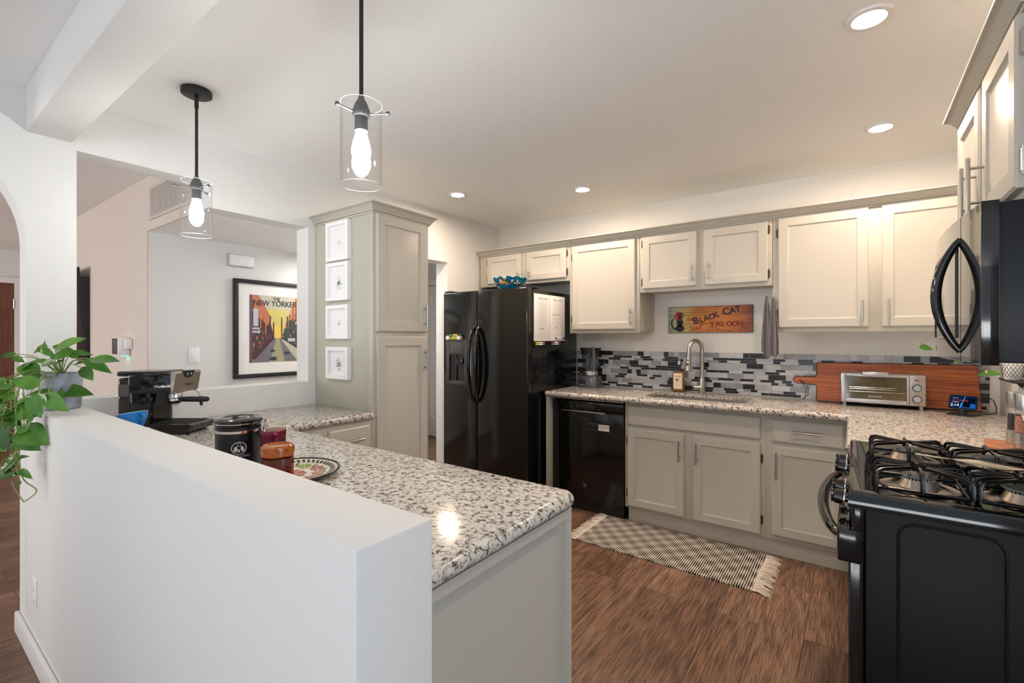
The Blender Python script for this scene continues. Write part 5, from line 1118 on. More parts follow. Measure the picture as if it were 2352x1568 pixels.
m = MB(); m.tube([pc + V(0, 0, 0.08), (0.60, 3.25, 1.235), (0.56, 3.20, 1.20), (0.555, 3.16, 1.165)], 0.0016, n=6); m.tube([pc + V(0, 0, 0.08), (0.58, 3.28, 1.26), (0.5, 3.3, 1.275), (0.45, 3.3, 1.24)], 0.0016, n=6); m.tube([(0.5, 3.3, 1.275), (0.42, 3.31, 1.33), (0.34, 3.32, 1.345), (0.295, 3.33, 1.31), (0.29, 3.34, 1.285)], 0.0014, n=6)
part('stems', m, STEMM, t)
# ================================================================== RUG
t = thing('kitchen_rug', 'black and cream woven runner rug with fringed ends on the floor before the sink', 'rug', (-0.955, 2.98, 0))
rx0, rx1, ry0, ry1 = -1.485, -0.43, 2.735, 3.245
def rugmat():
    mm, n, b = nt('black_cream_weave'); tc = n.nodes.new('ShaderNodeTexCoord'); sp_ = n.nodes.new('ShaderNodeSeparateXYZ'); n.links.new(tc.outputs['Object'], sp_.inputs[0])
    def M_(op, a, b_=None, c=None):
        k = n.nodes.new('ShaderNodeMath'); k.operation = op
        for i, v in enumerate((a, b_, c)):
            if v is None: continue
            if hasattr(v, 'is_output'): n.links.new(v, k.inputs[i])
            else: k.inputs[i].default_value = v
        return k.outputs[0]
    x, y = sp_.outputs['X'], sp_.outputs['Y']
    sx_ = M_('SINE', M_('MULTIPLY', x, 2 * PI / 0.0125))
    row = M_('FLOOR', M_('MULTIPLY', x, 1 / 0.0125))
    bead = M_('SINE', M_('ADD', M_('MULTIPLY', y, 2 * PI / 0.012), M_('MULTIPLY', row, PI)))
    dia = M_('ADD', M_('SINE', M_('ADD', M_('MULTIPLY', x, 52), M_('MULTIPLY', y, 52))), M_('SINE', M_('SUBTRACT', M_('MULTIPLY', x, 52), M_('MULTIPLY', y, 52))))
    thr = M_('MULTIPLY_ADD', dia, 0.30, 0.0)
    v = M_('ADD', M_('MULTIPLY', sx_, 1.1), M_('MULTIPLY', bead, 0.65)); v = M_('ADD', v, thr); v = M_('MULTIPLY_ADD', v, 1.6, 0.45)
    cl = n.nodes.new('ShaderNodeClamp'); n.links.new(v, cl.inputs[0])
    c = mixc(n, (34, 28, 26), (214, 204, 190), cl.outputs[0]); n.links.new(c, b.inputs['Base Color']); b.inputs['Roughness'].default_value = 0.95
    bumpn(n, b, cl.outputs[0], 0.8, 0.004); return mm
m = MB(); nx, ny = 60, 24
rg = random.Random(9)
def rp(i, j):
    q = j / ny; u_ = i / nx; x = rx0 + (rx1 - rx0) * u_; y = ry0 + 0.012 * (1 - u_) + (ry1 - ry0) * q
    return (x + (0.03 * (1 - q) if u_ < 0.01 else 0) * 0, y, 0.009 + 0.0015 * math.sin(u_ * 17) * math.sin(q * 5))
G = [[m.bm.verts.new(rp(i, j)) for j in range(ny + 1)] for i in range(nx + 1)]
for i in range(nx):
    for j in range(ny): m.bm.faces.new((G[i][j], G[i + 1][j], G[i + 1][j + 1], G[i][j + 1]))
ext = bmesh.ops.extrude_face_region(m.bm, geom=m.bm.faces[:]); 
for v in [g for g in ext['geom'] if isinstance(g, bmesh.types.BMVert)]: v.co.z = 0.0008
part('woven_field', m, rugmat(), t)
for sgn, xe in ((-1, rx0), (1, rx1)):
    m = MB()
    for k in range(110):
        y = ry0 + (0.012 if sgn < 0 else 0) + (ry1 - ry0 - 0.01) * k / 109; L_ = 0.06 + 0.03 * rg.random(); dy = (rg.random() - 0.5) * 0.04 + (-0.015 if sgn > 0 else 0); h = 0.004 + 0.006 * rg.random()
        m.tube([(xe - sgn * 0.004, y, 0.007), (xe + sgn * L_ * 0.35, y + dy * 0.3, h + 0.004), (xe + sgn * L_ * 0.7, y + dy * 0.8, h), (xe + sgn * L_, y + dy * 1.1, 0.003)], [0.0026, 0.0026, 0.0022, 0.0014], n=5)
    part('fringe', m, mat('cream_yarn', (216, 204, 190), 0.95), t)
# ================================================================== PENINSULA ITEMS
ZP = 0.8965
# canister
cx, cy = -1.696, 0.743
t = thing('coffee_canister', 'large black coffee canister with chrome clasps and a round silver emblem on the peninsula', 'canister', (cx, cy, ZP))
R1 = 0.0635
m = MB(); m.lathe([(0, 0), (R1 - 0.002, 0), (R1, 0.003), (R1, 0.161), (R1 - 0.003, 0.164), (0, 0.164)], (cx, cy, ZP), 56); part('body', m, mat('canister_black', (16, 18, 24), 0.3), t)
m = MB(); m.lathe([(R1, 0.139), (R1 + 0.0018, 0.140), (R1 + 0.0018, 0.149), (R1, 0.150), (R1, 0.139)], (cx, cy, ZP), 56); part('band', m, CHROME, t)
m = MB(); m.lathe([(0, 0.164), (R1 + 0.001, 0.164), (R1 + 0.003, 0.168), (R1 + 0.001, 0.172), (R1 + 0.0045, 0.178), (R1 + 0.0045, 0.186), (R1 - 0.004, 0.192), (R1 - 0.016, 0.193), (R1 - 0.02, 0.190), (0, 0.190)], (cx, cy, ZP), 56); ld = part('lid', m, BLACKG, t)
m = MB(); m.lathe([(R1 + 0.002, 0.172), (R1 + 0.0058, 0.173), (R1 + 0.0058, 0.1755), (R1 + 0.002, 0.1765), (R1 + 0.002, 0.172)], (cx, cy, ZP), 56); part('wire_ring', m, CHROME, ld)
m = MB(); m.lathe([(0, 0), (0.012, 0), (0.012, 0.002), (0, 0.002)], (cx + 0.005, cy + 0.01, ZP + 0.190), 20); part('valve', m, mat('valve_olive', (120, 116, 84), 0.5), ld)
def radial(a, r_, z): return Vector((cx + r_ * math.cos(a), cy + r_ * math.sin(a), ZP + z))
ar = math.radians(36.09)
m = MB(); a = ar + PI - 0.1
for s in (-0.10, 0.10): m.tube([radial(a + s, R1 + 0.004, 0.169), radial(a + s, R1 + 0.015, 0.160), radial(a + s, R1 + 0.017, 0.140), radial(a + s, R1 + 0.008, 0.128)], 0.0016, n=6)
m.tube([radial(a - 0.1, R1 + 0.008, 0.128), radial(a + 0.1, R1 + 0.008, 0.128)], 0.0022, n=6); m.tube([radial(a - 0.1, R1 + 0.012, 0.166), radial(a + 0.1, R1 + 0.012, 0.166)], 0.0016, n=6); part('hinge_wire', m, CHROME, t)
m = MB(); a = ar + 0.1
m.tube([radial(a, R1 + 0.004, 0.172), radial(a, R1 + 0.018, 0.184), radial(a, R1 + 0.014, 0.150), radial(a, R1 + 0.012, 0.120), radial(a, R1 + 0.022, 0.100)], [0.003, 0.0035, 0.0045, 0.004, 0.002], n=8)
for s in (-0.12, 0.12): m.tube([radial(a + s, R1 + 0.005, 0.170), radial(a + s, R1 + 0.02, 0.155), radial(a + s * 0.5, R1 + 0.012, 0.125)], 0.0015, n=6)
part('clasp', m, CHROME, t)
# emblem wrapped around the cylinder, facing the camera room
def wrap(o_uv, a0, r_):
    return Vector((cx + r_ * math.cos(a0 + o_uv[0] / R1), cy + r_ * math.sin(a0 + o_uv[0] / R1), ZP + o_uv[1]))
ae = math.radians(36.09 - 90 + 9 + 22); m = MB()
def fill(pts, r_=None): m.quad(*[wrap(p, ae, R1 + 0.0006) for p in pts])
m.tube([wrap((0.0195 * math.cos(2 * PI * i / 36), 0.086 + 0.0225 * math.sin(2 * PI * i / 36)), ae, R1 + 0.0004) for i in range(36)], 0.0011, n=5, closed=True)
m.tube([wrap((0.0045 * math.cos(2 * PI * i / 14), 0.099 + 0.0062 * math.sin(2 * PI * i / 14)), ae, R1 + 0.0004) for i in range(14)], 0.0006, n=4, closed=True)
fill([(-0.015, 0.0756), (-0.0075, 0.0722), (-0.003, 0.0837), (-0.006, 0.0940), (-0.012, 0.0895)]); fill([(0.015, 0.0756), (0.008, 0.0722), (0.004, 0.0860), (0.006, 0.0952), (0.012, 0.0906)]); fill([(-0.004, 0.0699), (0.004, 0.0722), (0.002, 0.0825), (-0.003, 0.0802)])
part('emblem', m, mat('silver_print', (214, 214, 218), 0.4), t, recalc=False)
m = MB(); m.text('COARVIVO.', 0.0125, (0, 0, 0), X, Z)
for v in m.bm.verts: v.co = wrap((v.co.x, 0.052 + v.co.z), ae, R1 + 0.0006)
part('lettering', m, mat('silver_print', (214, 214, 218), 0.4), t, recalc=False)
t.scale = (1.09, 1.09, 0.88)
# maroon tin
cx2, cy2 = -1.560, 0.792
t = thing('tin', 'small dark maroon tin with a lid behind the amber glass jar', 'tin', (cx2, cy2, ZP + 0.0125))
m = MB(); m.lathe([(0, 0), (0.038, 0), (0.038, 0.098), (0, 0.098)], (cx2, cy2, ZP + 0.0125), 40); part('body', m, mat('maroon_enamel', (92, 16, 40), 0.25, 0.2), t)
m = MB(); m.lathe([(0.0385, 0.098), (0.0392, 0.099), (0.0392, 0.118), (0.0372, 0.1215), (0.034, 0.121), (0, 0.1205)], (cx2, cy2, ZP + 0.0125), 40); part('lid', m, mat('maroon_lid', (112, 20, 48), 0.2, 0.3), t)
# amber jar
cx3, cy3 = -1.397, 0.722
t = thing('glass_jar', 'squat amber glass jar with a wide faceted lid standing on the painted plate', 'jar', (cx3, cy3, ZP + 0.0075))
AMB = thin_glass('amber_glass', (214, 122, 44), refl=1.5, rough=0.03, add=0.08)
m = MB(); N_ = 48; prof = [(0.012, 0.002), (0.0405, 0.002), (0.0435, 0.008), (0.0435, 0.075), (0.040, 0.078), (0.0385, 0.076), (0.0395, 0.01), (0.0, 0.008)]
m.lathe(prof, (cx3, cy3, ZP + 0.0075), N_)
for v in m.bm.verts:
    dx, dy = v.co.x - cx3, v.co.y - cy3; q = math.hypot(dx, dy)
    if q > 0.042: k = 1 + 0.03 * math.cos(16 * math.atan2(dy, dx)); v.co.x = cx3 + dx * k; v.co.y = cy3 + dy * k
part('jar_body', m, AMB, t)
m = MB(); m.lathe([(0, 0.004), (0.038, 0.010), (0.038, 0.066), (0, 0.068)], (cx3, cy3, ZP + 0.0075), 32); part('filling', m, mat('amber_fill', (196, 118, 42), 0.6, var=(40, (150, 80, 26))), t)
m = MB(); m.lathe([(0.0405, 0.080), (0.0455, 0.081), (0.0465, 0.100), (0.045, 0.108), (0.039, 0.112), (0.033, 0.107), (0, 0.105)], (cx3, cy3, ZP + 0.0075), N_)
for v in m.bm.verts:
    a = math.atan2(v.co.y - cy3, v.co.x - cx3); v.co += Vector((math.cos(a), math.sin(a), 0)) * 0.0009 * math.sin(24 * a + v.co.z * 900)
part('jar_lid', m, mat('amber_lid', (214, 116, 40), 0.08, 0, 0.5, trans=0.4, var=(120, (166, 74, 20))), t)
# plate
t = thing('painted_plate', 'round flower painted plate with dark rim beside the amber jar on the peninsula', 'plate', (-1.445, 0.785, ZP))
pcx, pcy, PR = -1.445, 0.785, 0.150
m = MB(); m.lathe([(0, 0.006), (0.08, 0.006), (0.13, 0.013), (PR - 0.006, 0.019), (PR - 0.007, 0.017), (0.09, 0.0), (0, 0.0)], (pcx, pcy, ZP + 0.0002), 64); part('dish', m, mat('cream_glaze', (222, 214, 196), 0.12), t)
m = MB(); m.lathe([(PR - 0.010, 0.0165), (PR - 0.002, 0.0225), (PR + 0.001, 0.020), (PR, 0.016), (PR - 0.008, 0.0135), (PR - 0.010, 0.0165)], (pcx, pcy, ZP), 64); part('rim', m, mat('rim_black', (26, 24, 26), 0.15), t)
pcs = [(168, 74, 46), (150, 162, 52), (60, 88, 60), (200, 120, 50), (30, 28, 30), (232, 226, 210), (188, 196, 200)]
PM = [mat('plate_paint_%d' % i, c, 0.15) for i, c in enumerate(pcs)]
def pz(r_): return ZP + 0.0075 + (0 if r_ < 0.08 else (r_ - 0.08) * 0.135 if r_ < 0.13 else 0.0068 + (r_ - 0.13) * 0.4)
m = MB()
def pl(pts, mi): m.quad(*[(pcx + p[0], pcy + p[1], pz(math.hypot(*p)) + 0.0002 * mi) for p in pts], mi=mi)
for k in range(48):
    a = 2 * PI * k / 48; b2 = a + 0.07; pl([(r_ * math.cos(q), r_ * math.sin(q)) for r_, q in ((0.120, a), (0.136, a + 0.05), (0.136, b2 + 0.05), (0.120, b2))], 4)
for k in range(10):
    a0 = 2 * PI * k / 10 + 0.2; c0 = (0.088 * math.cos(a0), 0.088 * math.sin(a0)); mi = (0, 3, 0, 1)[k % 4]
    for j in range(8):
        th = 2 * PI * j / 8; pl([(c0[0] + q * math.cos(th + o), c0[1] + q * math.sin(th + o)) for q, o in ((0.005, -0.3), (0.020, -0.28), (0.0235, 0), (0.020, 0.28), (0.005, 0.3))], mi)
    for s in (-1, 1):
        a1 = a0 + s * 0.30; c1 = (0.10 * math.cos(a1), 0.10 * math.sin(a1)); pl([(c1[0] + q * math.cos(th), c1[1] + q * math.sin(th)) for q, th in ((0.016, a1), (0.005, a1 + 1.4), (0.014, a1 + PI), (0.005, a1 - 1.4))], 1 if k % 2 else 2)
for j in range(12): th = 2 * PI * j / 12; pl([(q * math.cos(th + o), q * math.sin(th + o)) for q, o in ((0.01, -0.2), (0.045, -0.2), (0.052, 0), (0.045, 0.2), (0.01, 0.2))], 3 if j % 2 else 0)
part('flower_pattern', m, PM, t, recalc=False)
# cups
BLUE = mat('blue_glaze', (30, 120, 196), 0.15); BLUEI = mat('pale_blue_rim', (150, 196, 226), 0.2)
def cup(c, lab, rot, tilt=0.0):
    t = thing('coffee_cup', lab, 'cup', c, rotz=rot + 1e-4, group='stacked blue coffee cups')
    T = Matrix.Rotation(tilt, 4, 'Y')
    m = MB(); m.lathe([(0, 0), (0.026, 0), (0.027, 0.004), (0.038, 0.018), (0.048, 0.045), (0.052, 0.066), (0.0495, 0.066), (0.046, 0.046), (0.036, 0.021), (0, 0.008)], (0, 0, 0), 40); m.xf(T); b_ = part('cup_body', m, BLUE, t)
    m = MB(); m.lathe([(0.0488, 0.0655), (0.0507, 0.0675), (0.0526, 0.0655), (0.0507, 0.0645), (0.0488, 0.0655)], (0, 0, 0), 40); m.xf(T); part('cup_rim', m, BLUEI, t)
    m = MB(); m.tube([(0.047, 0, 0.052), (0.066, 0, 0.054), (0.074, 0, 0.040), (0.064, 0, 0.024), (0.040, 0, 0.020)], [0.006, 0.0055, 0.005, 0.005, 0.006], n=12); m.xf(T); part('handle', m, BLUE, t)
ccx, ccy = -2.350, 0.632
cup((ccx, ccy, ZP + 0.001), 'lower blue coffee cup of the stack beside the espresso machine', 0.1)
cup((ccx, ccy, ZP + 0.001 + 0.068), 'upper blue coffee cup tilted inside the cup below beside the espresso machine', 0.25, -0.20)
# espresso machine (local frame: x forward, y width)
t = thing('espresso_machine', 'black and stainless espresso machine with portafilter on the left worktop', 'espresso machine', (-2.704, 0.655, ZP), rotz=math.radians(36.09))
BK = mat('espresso_black', (15, 15, 17), 0.12, 0, 0.3); WD = 0.17
m = MB(); m.box((0.062, 0.0, 0.185), (0.256, WD, 0.270), 0.005); m.box((0.062, 0.012, 0.0), (0.150, WD - 0.012, 0.19), 0.005); m.box((0.0, 0.02, 0.0), (0.07, WD - 0.02, 0.03), 0.004)
m.box((0.145, 0.03, 0.03), (0.152, WD - 0.03, 0.19)); m.box((0.004, 0.0, 0.262), (0.20, WD, 0.286), 0.010, seg=3); m.box((0.10, 0.01, 0.270), (0.255, WD - 0.01, 0.281), 0.003); part('body', m, BK, t)
m = MB()
for k in range(9): m.box((0.11 + 0.015 * k, 0.02, 0.281), (0.118 + 0.015 * k, WD - 0.02, 0.2835))
part('cup_rack', m, mat('rack_grey', (60, 60, 58), 0.3, 0.6), t)
m = MB(); m.prism([(0.254, 0.185), (0.262, 0.188), (0.278, 0.275), (0.272, 0.286), (0.254, 0.284)], (0, 0.0, 0), X, Z, Y, WD); fp = part('front_plate', m, mat('espresso_steel', (172, 160, 148), 0.3, 1.0), t)
m = MB(); m.prism([(0.036 * math.cos(q), 0.036 * math.sin(q)) for q in [PI + PI * i / 16 for i in range(17)]], (0.2745, WD / 2, 0.286), Y, Vector((0.18, 0, 1)).normalized(), X, 0.008); dp = part('control_dial', m, BLACKG, fp)
for s in (-1, 1): m = MB(); m.cyl((0.278, WD / 2 + s * 0.012, 0.270), (0.2815, WD / 2 + s * 0.012, 0.270), 0.004, n=12); part('button', m, CHROME, dp)
m = MB(); m.box((0.0, 0.012, 0.03), (0.062, WD - 0.012, 0.255), 0.012, seg=3); part('water_tank', m, mat('smoked_tank', (46, 42, 42), 0.1, 0, 0.4), t)
m = MB(); m.box((0.008, 0.0105, 0.17), (0.056, 0.0125, 0.225)); part('water_window', m, mat('tank_grey', (100, 94, 92), 0.15), t)
m = MB(); m.lathe([(0, 0), (0.030, 0), (0.034, -0.01), (0.034, -0.03), (0.028, -0.038), (0, -0.038)], (0.215, WD / 2, 0.187), 32); part('group_head', m, CHROME, t)
m = MB(); m.lathe([(0, 0), (0.032, 0), (0.034, -0.006), (0.030, -0.016), (0.022, -0.022), (0, -0.022)], (0.215, WD / 2, 0.153), 32); m.cyl((0.209, WD / 2, 0.134), (0.209, WD / 2, 0.120), 0.005, n=10); m.cyl((0.222, WD / 2, 0.134), (0.222, WD / 2, 0.120), 0.005, n=10)
pf = part('portafilter', m, CHROME, t)
m = MB(); m.tube([(0.245, WD / 2, 0.150), (0.262, WD / 2 - 0.02, 0.152), (0.30, WD / 2 - 0.03, 0.154), (0.385, WD / 2 - 0.035, 0.155), (0.392, WD / 2 - 0.035, 0.155)], [0.008, 0.011, 0.0125, 0.0125, 0.009], n=16); part('portafilter_handle', m, BLACKM, pf)
m = MB(); m.tube([(0.268, 0.135, 0.188), (0.285, 0.135, 0.182), (0.300, 0.13, 0.162), (0.306, 0.125, 0.145)], 0.003, n=8); wn = part('steam_wand', m, CHROME, t)
m = MB(); m.tube([(0.304, 0.126, 0.158), (0.309, 0.122, 0.140), (0.318, 0.115, 0.118)], [0.0065, 0.007, 0.0065], n=12); part('wand_sleeve', m, BLACKM, wn)
m = MB(); m.prism([(0.15, 0.0), (0.30, 0.0), (0.335, 0.012), (0.345, 0.04), (0.335, 0.046), (0.15, 0.046)], (0, 0.0, 0), X, Z, Y, WD); part('drip_tray', m, BK, t)
m = MB()
for k in range(14): m.box((0.16 + 0.012 * k, 0.012, 0.0462), (0.164 + 0.012 * k, WD - 0.012, 0.049))
part('drip_grille', m, BLACKM, t)
m = MB(); m.text('CAPRESSO', 0.012, (0.2715, WD / 2 + 0.02, 0.215), Y, Vector((0.18, 0, 1)).normalized(), ext=0.0002); part('lettering', m, INK, fp)
# ================================================================== POTHOS
t = thing('potted_pothos', 'trailing green pothos in a grey concrete pot on the far end of the half wall', 'plant', (-2.70, 0.482, ZH))
pp = Vector((-2.715, 0.482, ZH + 0.0005))
m = MB(); m.lathe([(0, 0), (0.058, 0), (0.062, 0.003), (0.068, 0.148), (0.066, 0.152), (0.062, 0.150), (0.060, 0.13), (0, 0.13)], pp, 48); part('pot', m, mat('grey_concrete', (160, 166, 178), 0.55, var=(14, (128, 134, 146)), bump=(40, 0.1, 0.002)), t)
m = MB(); m.lathe([(0, 0.134), (0.059, 0.131)], pp, 24); part('soil', m, mat('potting_soil', (52, 40, 32), 0.95), t)
LEAVES = [((-2.606, 0.452, 1.297), (-2.498, 0.506, 1.337), 0.058, (-2.715, 0.482, 1.17)), ((-2.701, 0.432, 1.299), (-2.719, 0.394, 1.277), 0.05, (-2.715, 0.482, 1.17)), ((-2.726, 0.463, 1.298), (-2.638, 0.502, 1.285), 0.027, (-2.715, 0.482, 1.17)), ((-2.595, 0.484, 1.272), (-2.638, 0.428, 1.259), 0.053, (-2.715, 0.482, 1.17)), ((-2.643, 0.499, 1.272), (-2.554, 0.539, 1.275), 0.032, (-2.715, 0.482, 1.17)), ((-2.489, 0.537, 1.248), (-2.388, 0.586, 1.251), 0.052, (-2.715, 0.482, 1.17)), ((-2.56, 0.535, 1.239), (-2.466, 0.578, 1.202), 0.047, (-2.715, 0.482, 1.17)), ((-2.617, 0.542, 1.233), (-2.637, 0.503, 1.228), 0.027, (-2.715, 0.482, 1.17)), ((-2.551, 0.517, 1.209), (-2.496, 0.532, 1.167), 0.047, (-2.715, 0.482, 1.17)), ((-2.669, 0.48, 1.117), (-2.549, 0.543, 1.103), 0.059, (-2.715, 0.482, 1.17)), ((-2.635, 0.43, 1.118), (-2.688, 0.367, 1.107), 0.032, (-2.715, 0.482, 1.17)), ((-2.681, 0.447, 1.124), (-2.617, 0.468, 1.095), 0.047, (-2.715, 0.482, 1.17)), ((-2.496, 0.377, 1.114), (-2.467, 0.374, 1.038), 0.076, (-2.715, 0.482, 1.17)), ((-2.466, 0.399, 1.114), (-2.387, 0.432, 1.064), 0.06, (-2.715, 0.482, 1.17)), ((-2.501, 0.374, 1.157), (-2.55, 0.313, 1.183), 0.057, (-2.715, 0.482, 1.17)), ((-2.712, 0.374, 1.223), (-2.646, 0.398, 1.169), 0.067, (-2.715, 0.482, 1.17)), ((-2.708, 0.427, 1.24), (-2.754, 0.368, 1.232), 0.033, (-2.715, 0.482, 1.17)), ((-2.604, 0.329, 1.272), (-2.619, 0.294, 1.265), 0.03, (-2.715, 0.482, 1.17)), ((-2.604, 0.329, 1.26), (-2.553, 0.342, 1.248), 0.026, (-2.715, 0.482, 1.17)), ((-2.617, 0.32, 1.149), (-2.623, 0.29, 1.142), 0.049, (-2.715, 0.482, 1.17)), ((-2.532, 0.351, 1.104), (-2.542, 0.319, 1.082), 0.039, (-2.715, 0.482, 1.17)), ((-2.598, 0.334, 1.056), (-2.514, 0.37, 1.044), 0.069, (-2.597, 0.334, 1.09)), ((-2.614, 0.322, 1.056), (-2.621, 0.292, 1.044), 0.058, (-2.593, 0.337, 1.09)), ((-2.543, 0.343, 0.983), (-2.447, 0.388, 0.946), 0.095, (-2.566, 0.357, 1.012)), ((-2.589, 0.34, 0.963), (-2.505, 0.377, 0.911), 0.074, (-2.601, 0.331, 0.997)), ((-2.647, 0.298, 0.997), (-2.608, 0.302, 0.909), 0.06, (-2.597, 0.334, 1.032)), ((-2.597, 0.335, 0.879), (-2.623, 0.29, 0.826), 0.062, (-2.593, 0.337, 0.914)), ((-2.597, 0.335, 0.81), (-2.621, 0.292, 0.802), 0.03, (-2.589, 0.34, 0.844)), ((-2.605, 0.328, 0.87), (-2.539, 0.352, 0.89), 0.021, (-2.601, 0.331, 0.904)), ((-2.546, 0.34, 0.833), (-2.491, 0.356, 0.812), 0.025, (-2.597, 0.334, 0.86)), ((-2.51, 0.367, 1.036), (-2.506, 0.345, 1.0), 0.03, (-2.57, 0.354, 1.066)), ((-2.684, 0.444, 1.177), (-2.634, 0.456, 1.187), 0.022, (-2.715, 0.482, 1.17)), ((-2.757, 0.441, 1.292), (-2.738, 0.43, 1.32), 0.022, (-2.715, 0.482, 1.17)), ((-2.694, 0.412, 1.294), (-2.62, 0.441, 1.263), 0.031, (-2.715, 0.482, 1.17)), ((-2.669, 0.48, 1.239), (-2.675, 0.45, 1.225), 0.032, (-2.715, 0.482, 1.17)), ((-2.658, 0.414, 1.227), (-2.597, 0.433, 1.238), 0.023, (-2.715, 0.482, 1.17)), ((-2.633, 0.308, 1.169), (-2.625, 0.289, 1.18), 0.029, (-2.715, 0.482, 1.17)), ((-2.625, 0.314, 1.12), (-2.623, 0.29, 1.13), 0.029, (-2.715, 0.482, 1.17)), ((-2.613, 0.323, 1.022), (-2.612, 0.299, 1.035), 0.029, (-2.593, 0.337, 1.056)), ((-2.589, 0.34, 0.924), (-2.551, 0.343, 0.914), 0.015, (-2.589, 0.34, 0.958)), ((-2.7, 0.383, 1.232), (-2.704, 0.355, 1.208), 0.031, (-2.715, 0.482, 1.17)), ((-2.594, 0.51, 1.262), (-2.606, 0.477, 1.273), 0.037, (-2.715, 0.482, 1.17)), ((-2.55, 0.338, 0.789), (-2.529, 0.329, 0.776), 0.015, (-2.593, 0.337, 0.816)), ((-2.625, 0.314, 1.081), (-2.619, 0.293, 1.091), 0.025, (-2.589, 0.34, 1.115)), ((-2.616, 0.321, 1.055), (-2.561, 0.336, 1.028), 0.043, (-2.601, 0.331, 1.089)), ((-2.658, 0.305, 1.064), (-2.621, 0.307, 1.019), 0.033, (-2.597, 0.334, 1.1)), ((-2.684, 0.301, 0.992), (-2.653, 0.298, 0.967), 0.052, (-2.593, 0.337, 1.031)), ((-2.649, 0.341, 1.036), (-2.645, 0.32, 1.032), 0.029, (-2.589, 0.34, 1.076)), ((-2.639, 0.303, 1.128), (-2.579, 0.323, 1.108), 0.049, (-2.715, 0.482, 1.17)), ((-2.627, 0.327, 1.034), (-2.576, 0.34, 0.999), 0.033, (-2.597, 0.334, 1.07)), ((-2.53, 0.352, 0.959), (-2.522, 0.333, 0.924), 0.031, (-2.57, 0.354, 0.988)), ((-2.683, 0.316, 1.164), (-2.644, 0.32, 1.128), 0.039, (-2.715, 0.482, 1.17)), ((-2.534, 0.35, 0.993), (-2.529, 0.328, 0.976), 0.04, (-2.578, 0.349, 1.023)), ((-2.532, 0.351, 1.095), (-2.54, 0.321, 1.079), 0.032, (-2.574, 0.351, 1.126)), ((-2.684, 0.301, 1.104), (-2.689, 0.272, 1.075), 0.032, (-2.715, 0.482, 1.17)), ((-2.701, 0.303, 1.166), (-2.661, 0.308, 1.137), 0.041, (-2.715, 0.482, 1.17)), ((-2.639, 0.303, 1.015), (-2.571, 0.329, 1.006), 0.039, (-2.601, 0.331, 1.049)), ((-2.655, 0.307, 1.12), (-2.661, 0.278, 1.091), 0.05, (-2.715, 0.482, 1.17)), ((-2.673, 0.309, 1.089), (-2.665, 0.29, 1.053), 0.053, (-2.593, 0.337, 1.127)), ((-2.69, 0.311, 1.12), (-2.67, 0.301, 1.086), 0.029, (-2.715, 0.482, 1.17)), ((-2.649, 0.297, 1.049), (-2.581, 0.321, 1.041), 0.04, (-2.601, 0.331, 1.084)), ((-2.534, 0.35, 1.076), (-2.49, 0.356, 1.032), 0.03, (-2.574, 0.351, 1.106)), ((-2.641, 0.332, 0.836), (-2.64, 0.308, 0.831), 0.052, (-2.593, 0.337, 0.877)), ((-2.696, 0.307, 0.813), (-2.69, 0.286, 0.782), 0.03, (-2.589, 0.34, 0.857)), ((-2.651, 0.295, 0.821), (-2.58, 0.322, 0.815), 0.048, (-2.601, 0.331, 0.856)), ((-2.64, 0.318, 0.917), (-2.568, 0.345, 0.915), 0.032, (-2.597, 0.334, 0.954)), ((-2.659, 0.319, 0.831), (-2.636, 0.311, 0.801), 0.031, (-2.593, 0.337, 0.872)), ((-2.705, 0.3, 0.915), (-2.658, 0.31, 0.896), 0.035, (-2.589, 0.34, 0.958)), ((-2.623, 0.315, 0.944), (-2.633, 0.283, 0.919), 0.045, (-2.601, 0.331, 0.978)), ((-2.635, 0.322, 0.874), (-2.581, 0.336, 0.87), 0.051, (-2.597, 0.334, 0.911))]
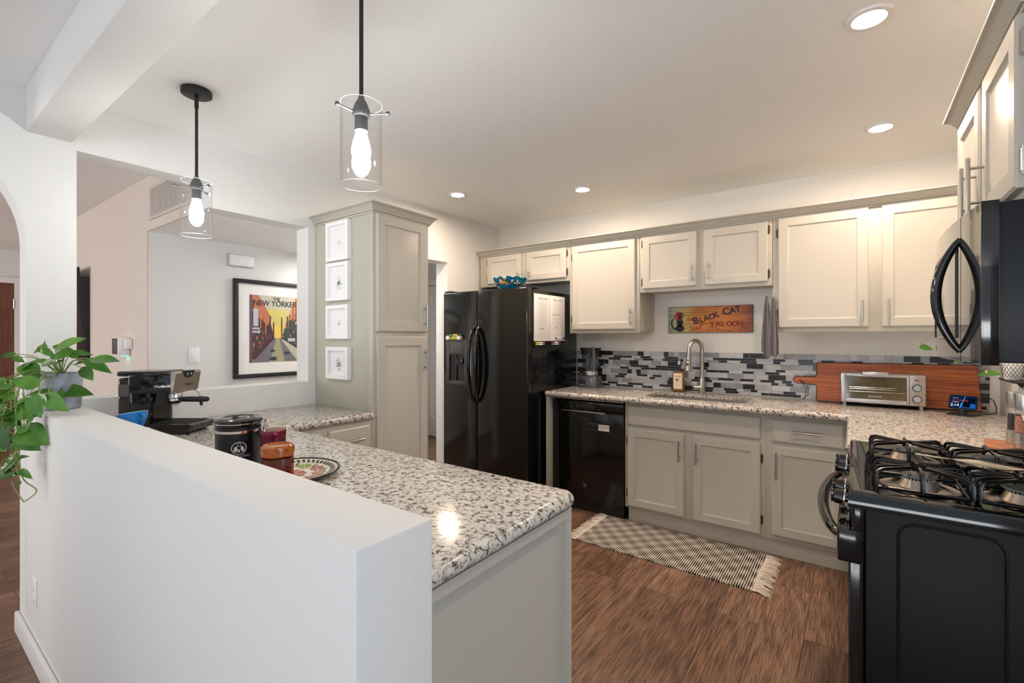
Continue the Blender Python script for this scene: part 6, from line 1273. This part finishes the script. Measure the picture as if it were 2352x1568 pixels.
def smooth_path(p, n=6):
    out = []
    for i in range(len(p) - 1):
        a, b, c, d = p[max(0, i - 1)], p[i], p[i + 1], p[min(len(p) - 1, i + 2)]
        for k in range(n):
            t_ = k / n; out.append(0.5 * ((2 * b) + (c - a) * t_ + (2 * a - 5 * b + 4 * c - d) * t_ * t_ + (-a + 3 * b - 3 * c + d) * t_ ** 3))
    return out + [p[-1]]
m = MB(); st = MB(); rg = random.Random(4)
Fw = Vector((-0.589, 0.808, 0)); 
for (b0, tp, wd, root) in LEAVES:
    b0 = Vector(b0); tp = Vector(tp); d = tp - b0; L_ = d.length
    nrm = -Fw * 0.75 + Z * 0.6 + Vector((rg.uniform(-.35, .35), rg.uniform(-.2, .2), rg.uniform(-.2, .3)))
    leaf(m, b0 - d * 0.04, d, nrm, L_ * 1.08, wd, droop=rg.uniform(0.05, 0.2), fold=rg.uniform(0.1, 0.35))
    rt = Vector(root); mid = (rt + b0) / 2 + Z * 0.02 + Fw * -0.01
    if (rt - b0).length > 0.01: st.tube(smooth_path([rt, mid + Z * 0.015, b0]), 0.0016, n=5)
VINES = [[(-2.715, 0.482, 1.17), (-2.691, 0.389, 1.18), (-2.625, 0.351, 1.156), (-2.599, 0.333, 1.09), (-2.583, 0.332, 1.014), (-2.575, 0.338, 0.931), (-2.573, 0.339, 0.858), (-2.561, 0.348, 0.794), (-2.522, 0.377, 0.755), (-2.54, 0.364, 0.726), (-2.561, 0.348, 0.709)], [(-2.715, 0.482, 1.17), (-2.63, 0.409, 1.172), (-2.544, 0.385, 1.119), (-2.532, 0.37, 1.082), (-2.543, 0.361, 1.023), (-2.571, 0.341, 0.965), (-2.583, 0.332, 0.906), (-2.599, 0.321, 0.867), (-2.634, 0.295, 0.819)], [(-2.715, 0.482, 1.17), (-2.675, 0.402, 1.17), (-2.645, 0.337, 1.176), (-2.64, 0.316, 1.138), (-2.633, 0.308, 1.081), (-2.637, 0.305, 1.012), (-2.641, 0.302, 0.953)], [(-2.599, 0.321, 0.789), (-2.587, 0.329, 0.755), (-2.561, 0.348, 0.709)]]
for vn in VINES: st.tube(smooth_path([Vector(p) for p in vn]), 0.0022, n=6)
part('leaves', m, LEAFM, t, smooth=80, recalc=False)
part('stems', st, STEMM, t)
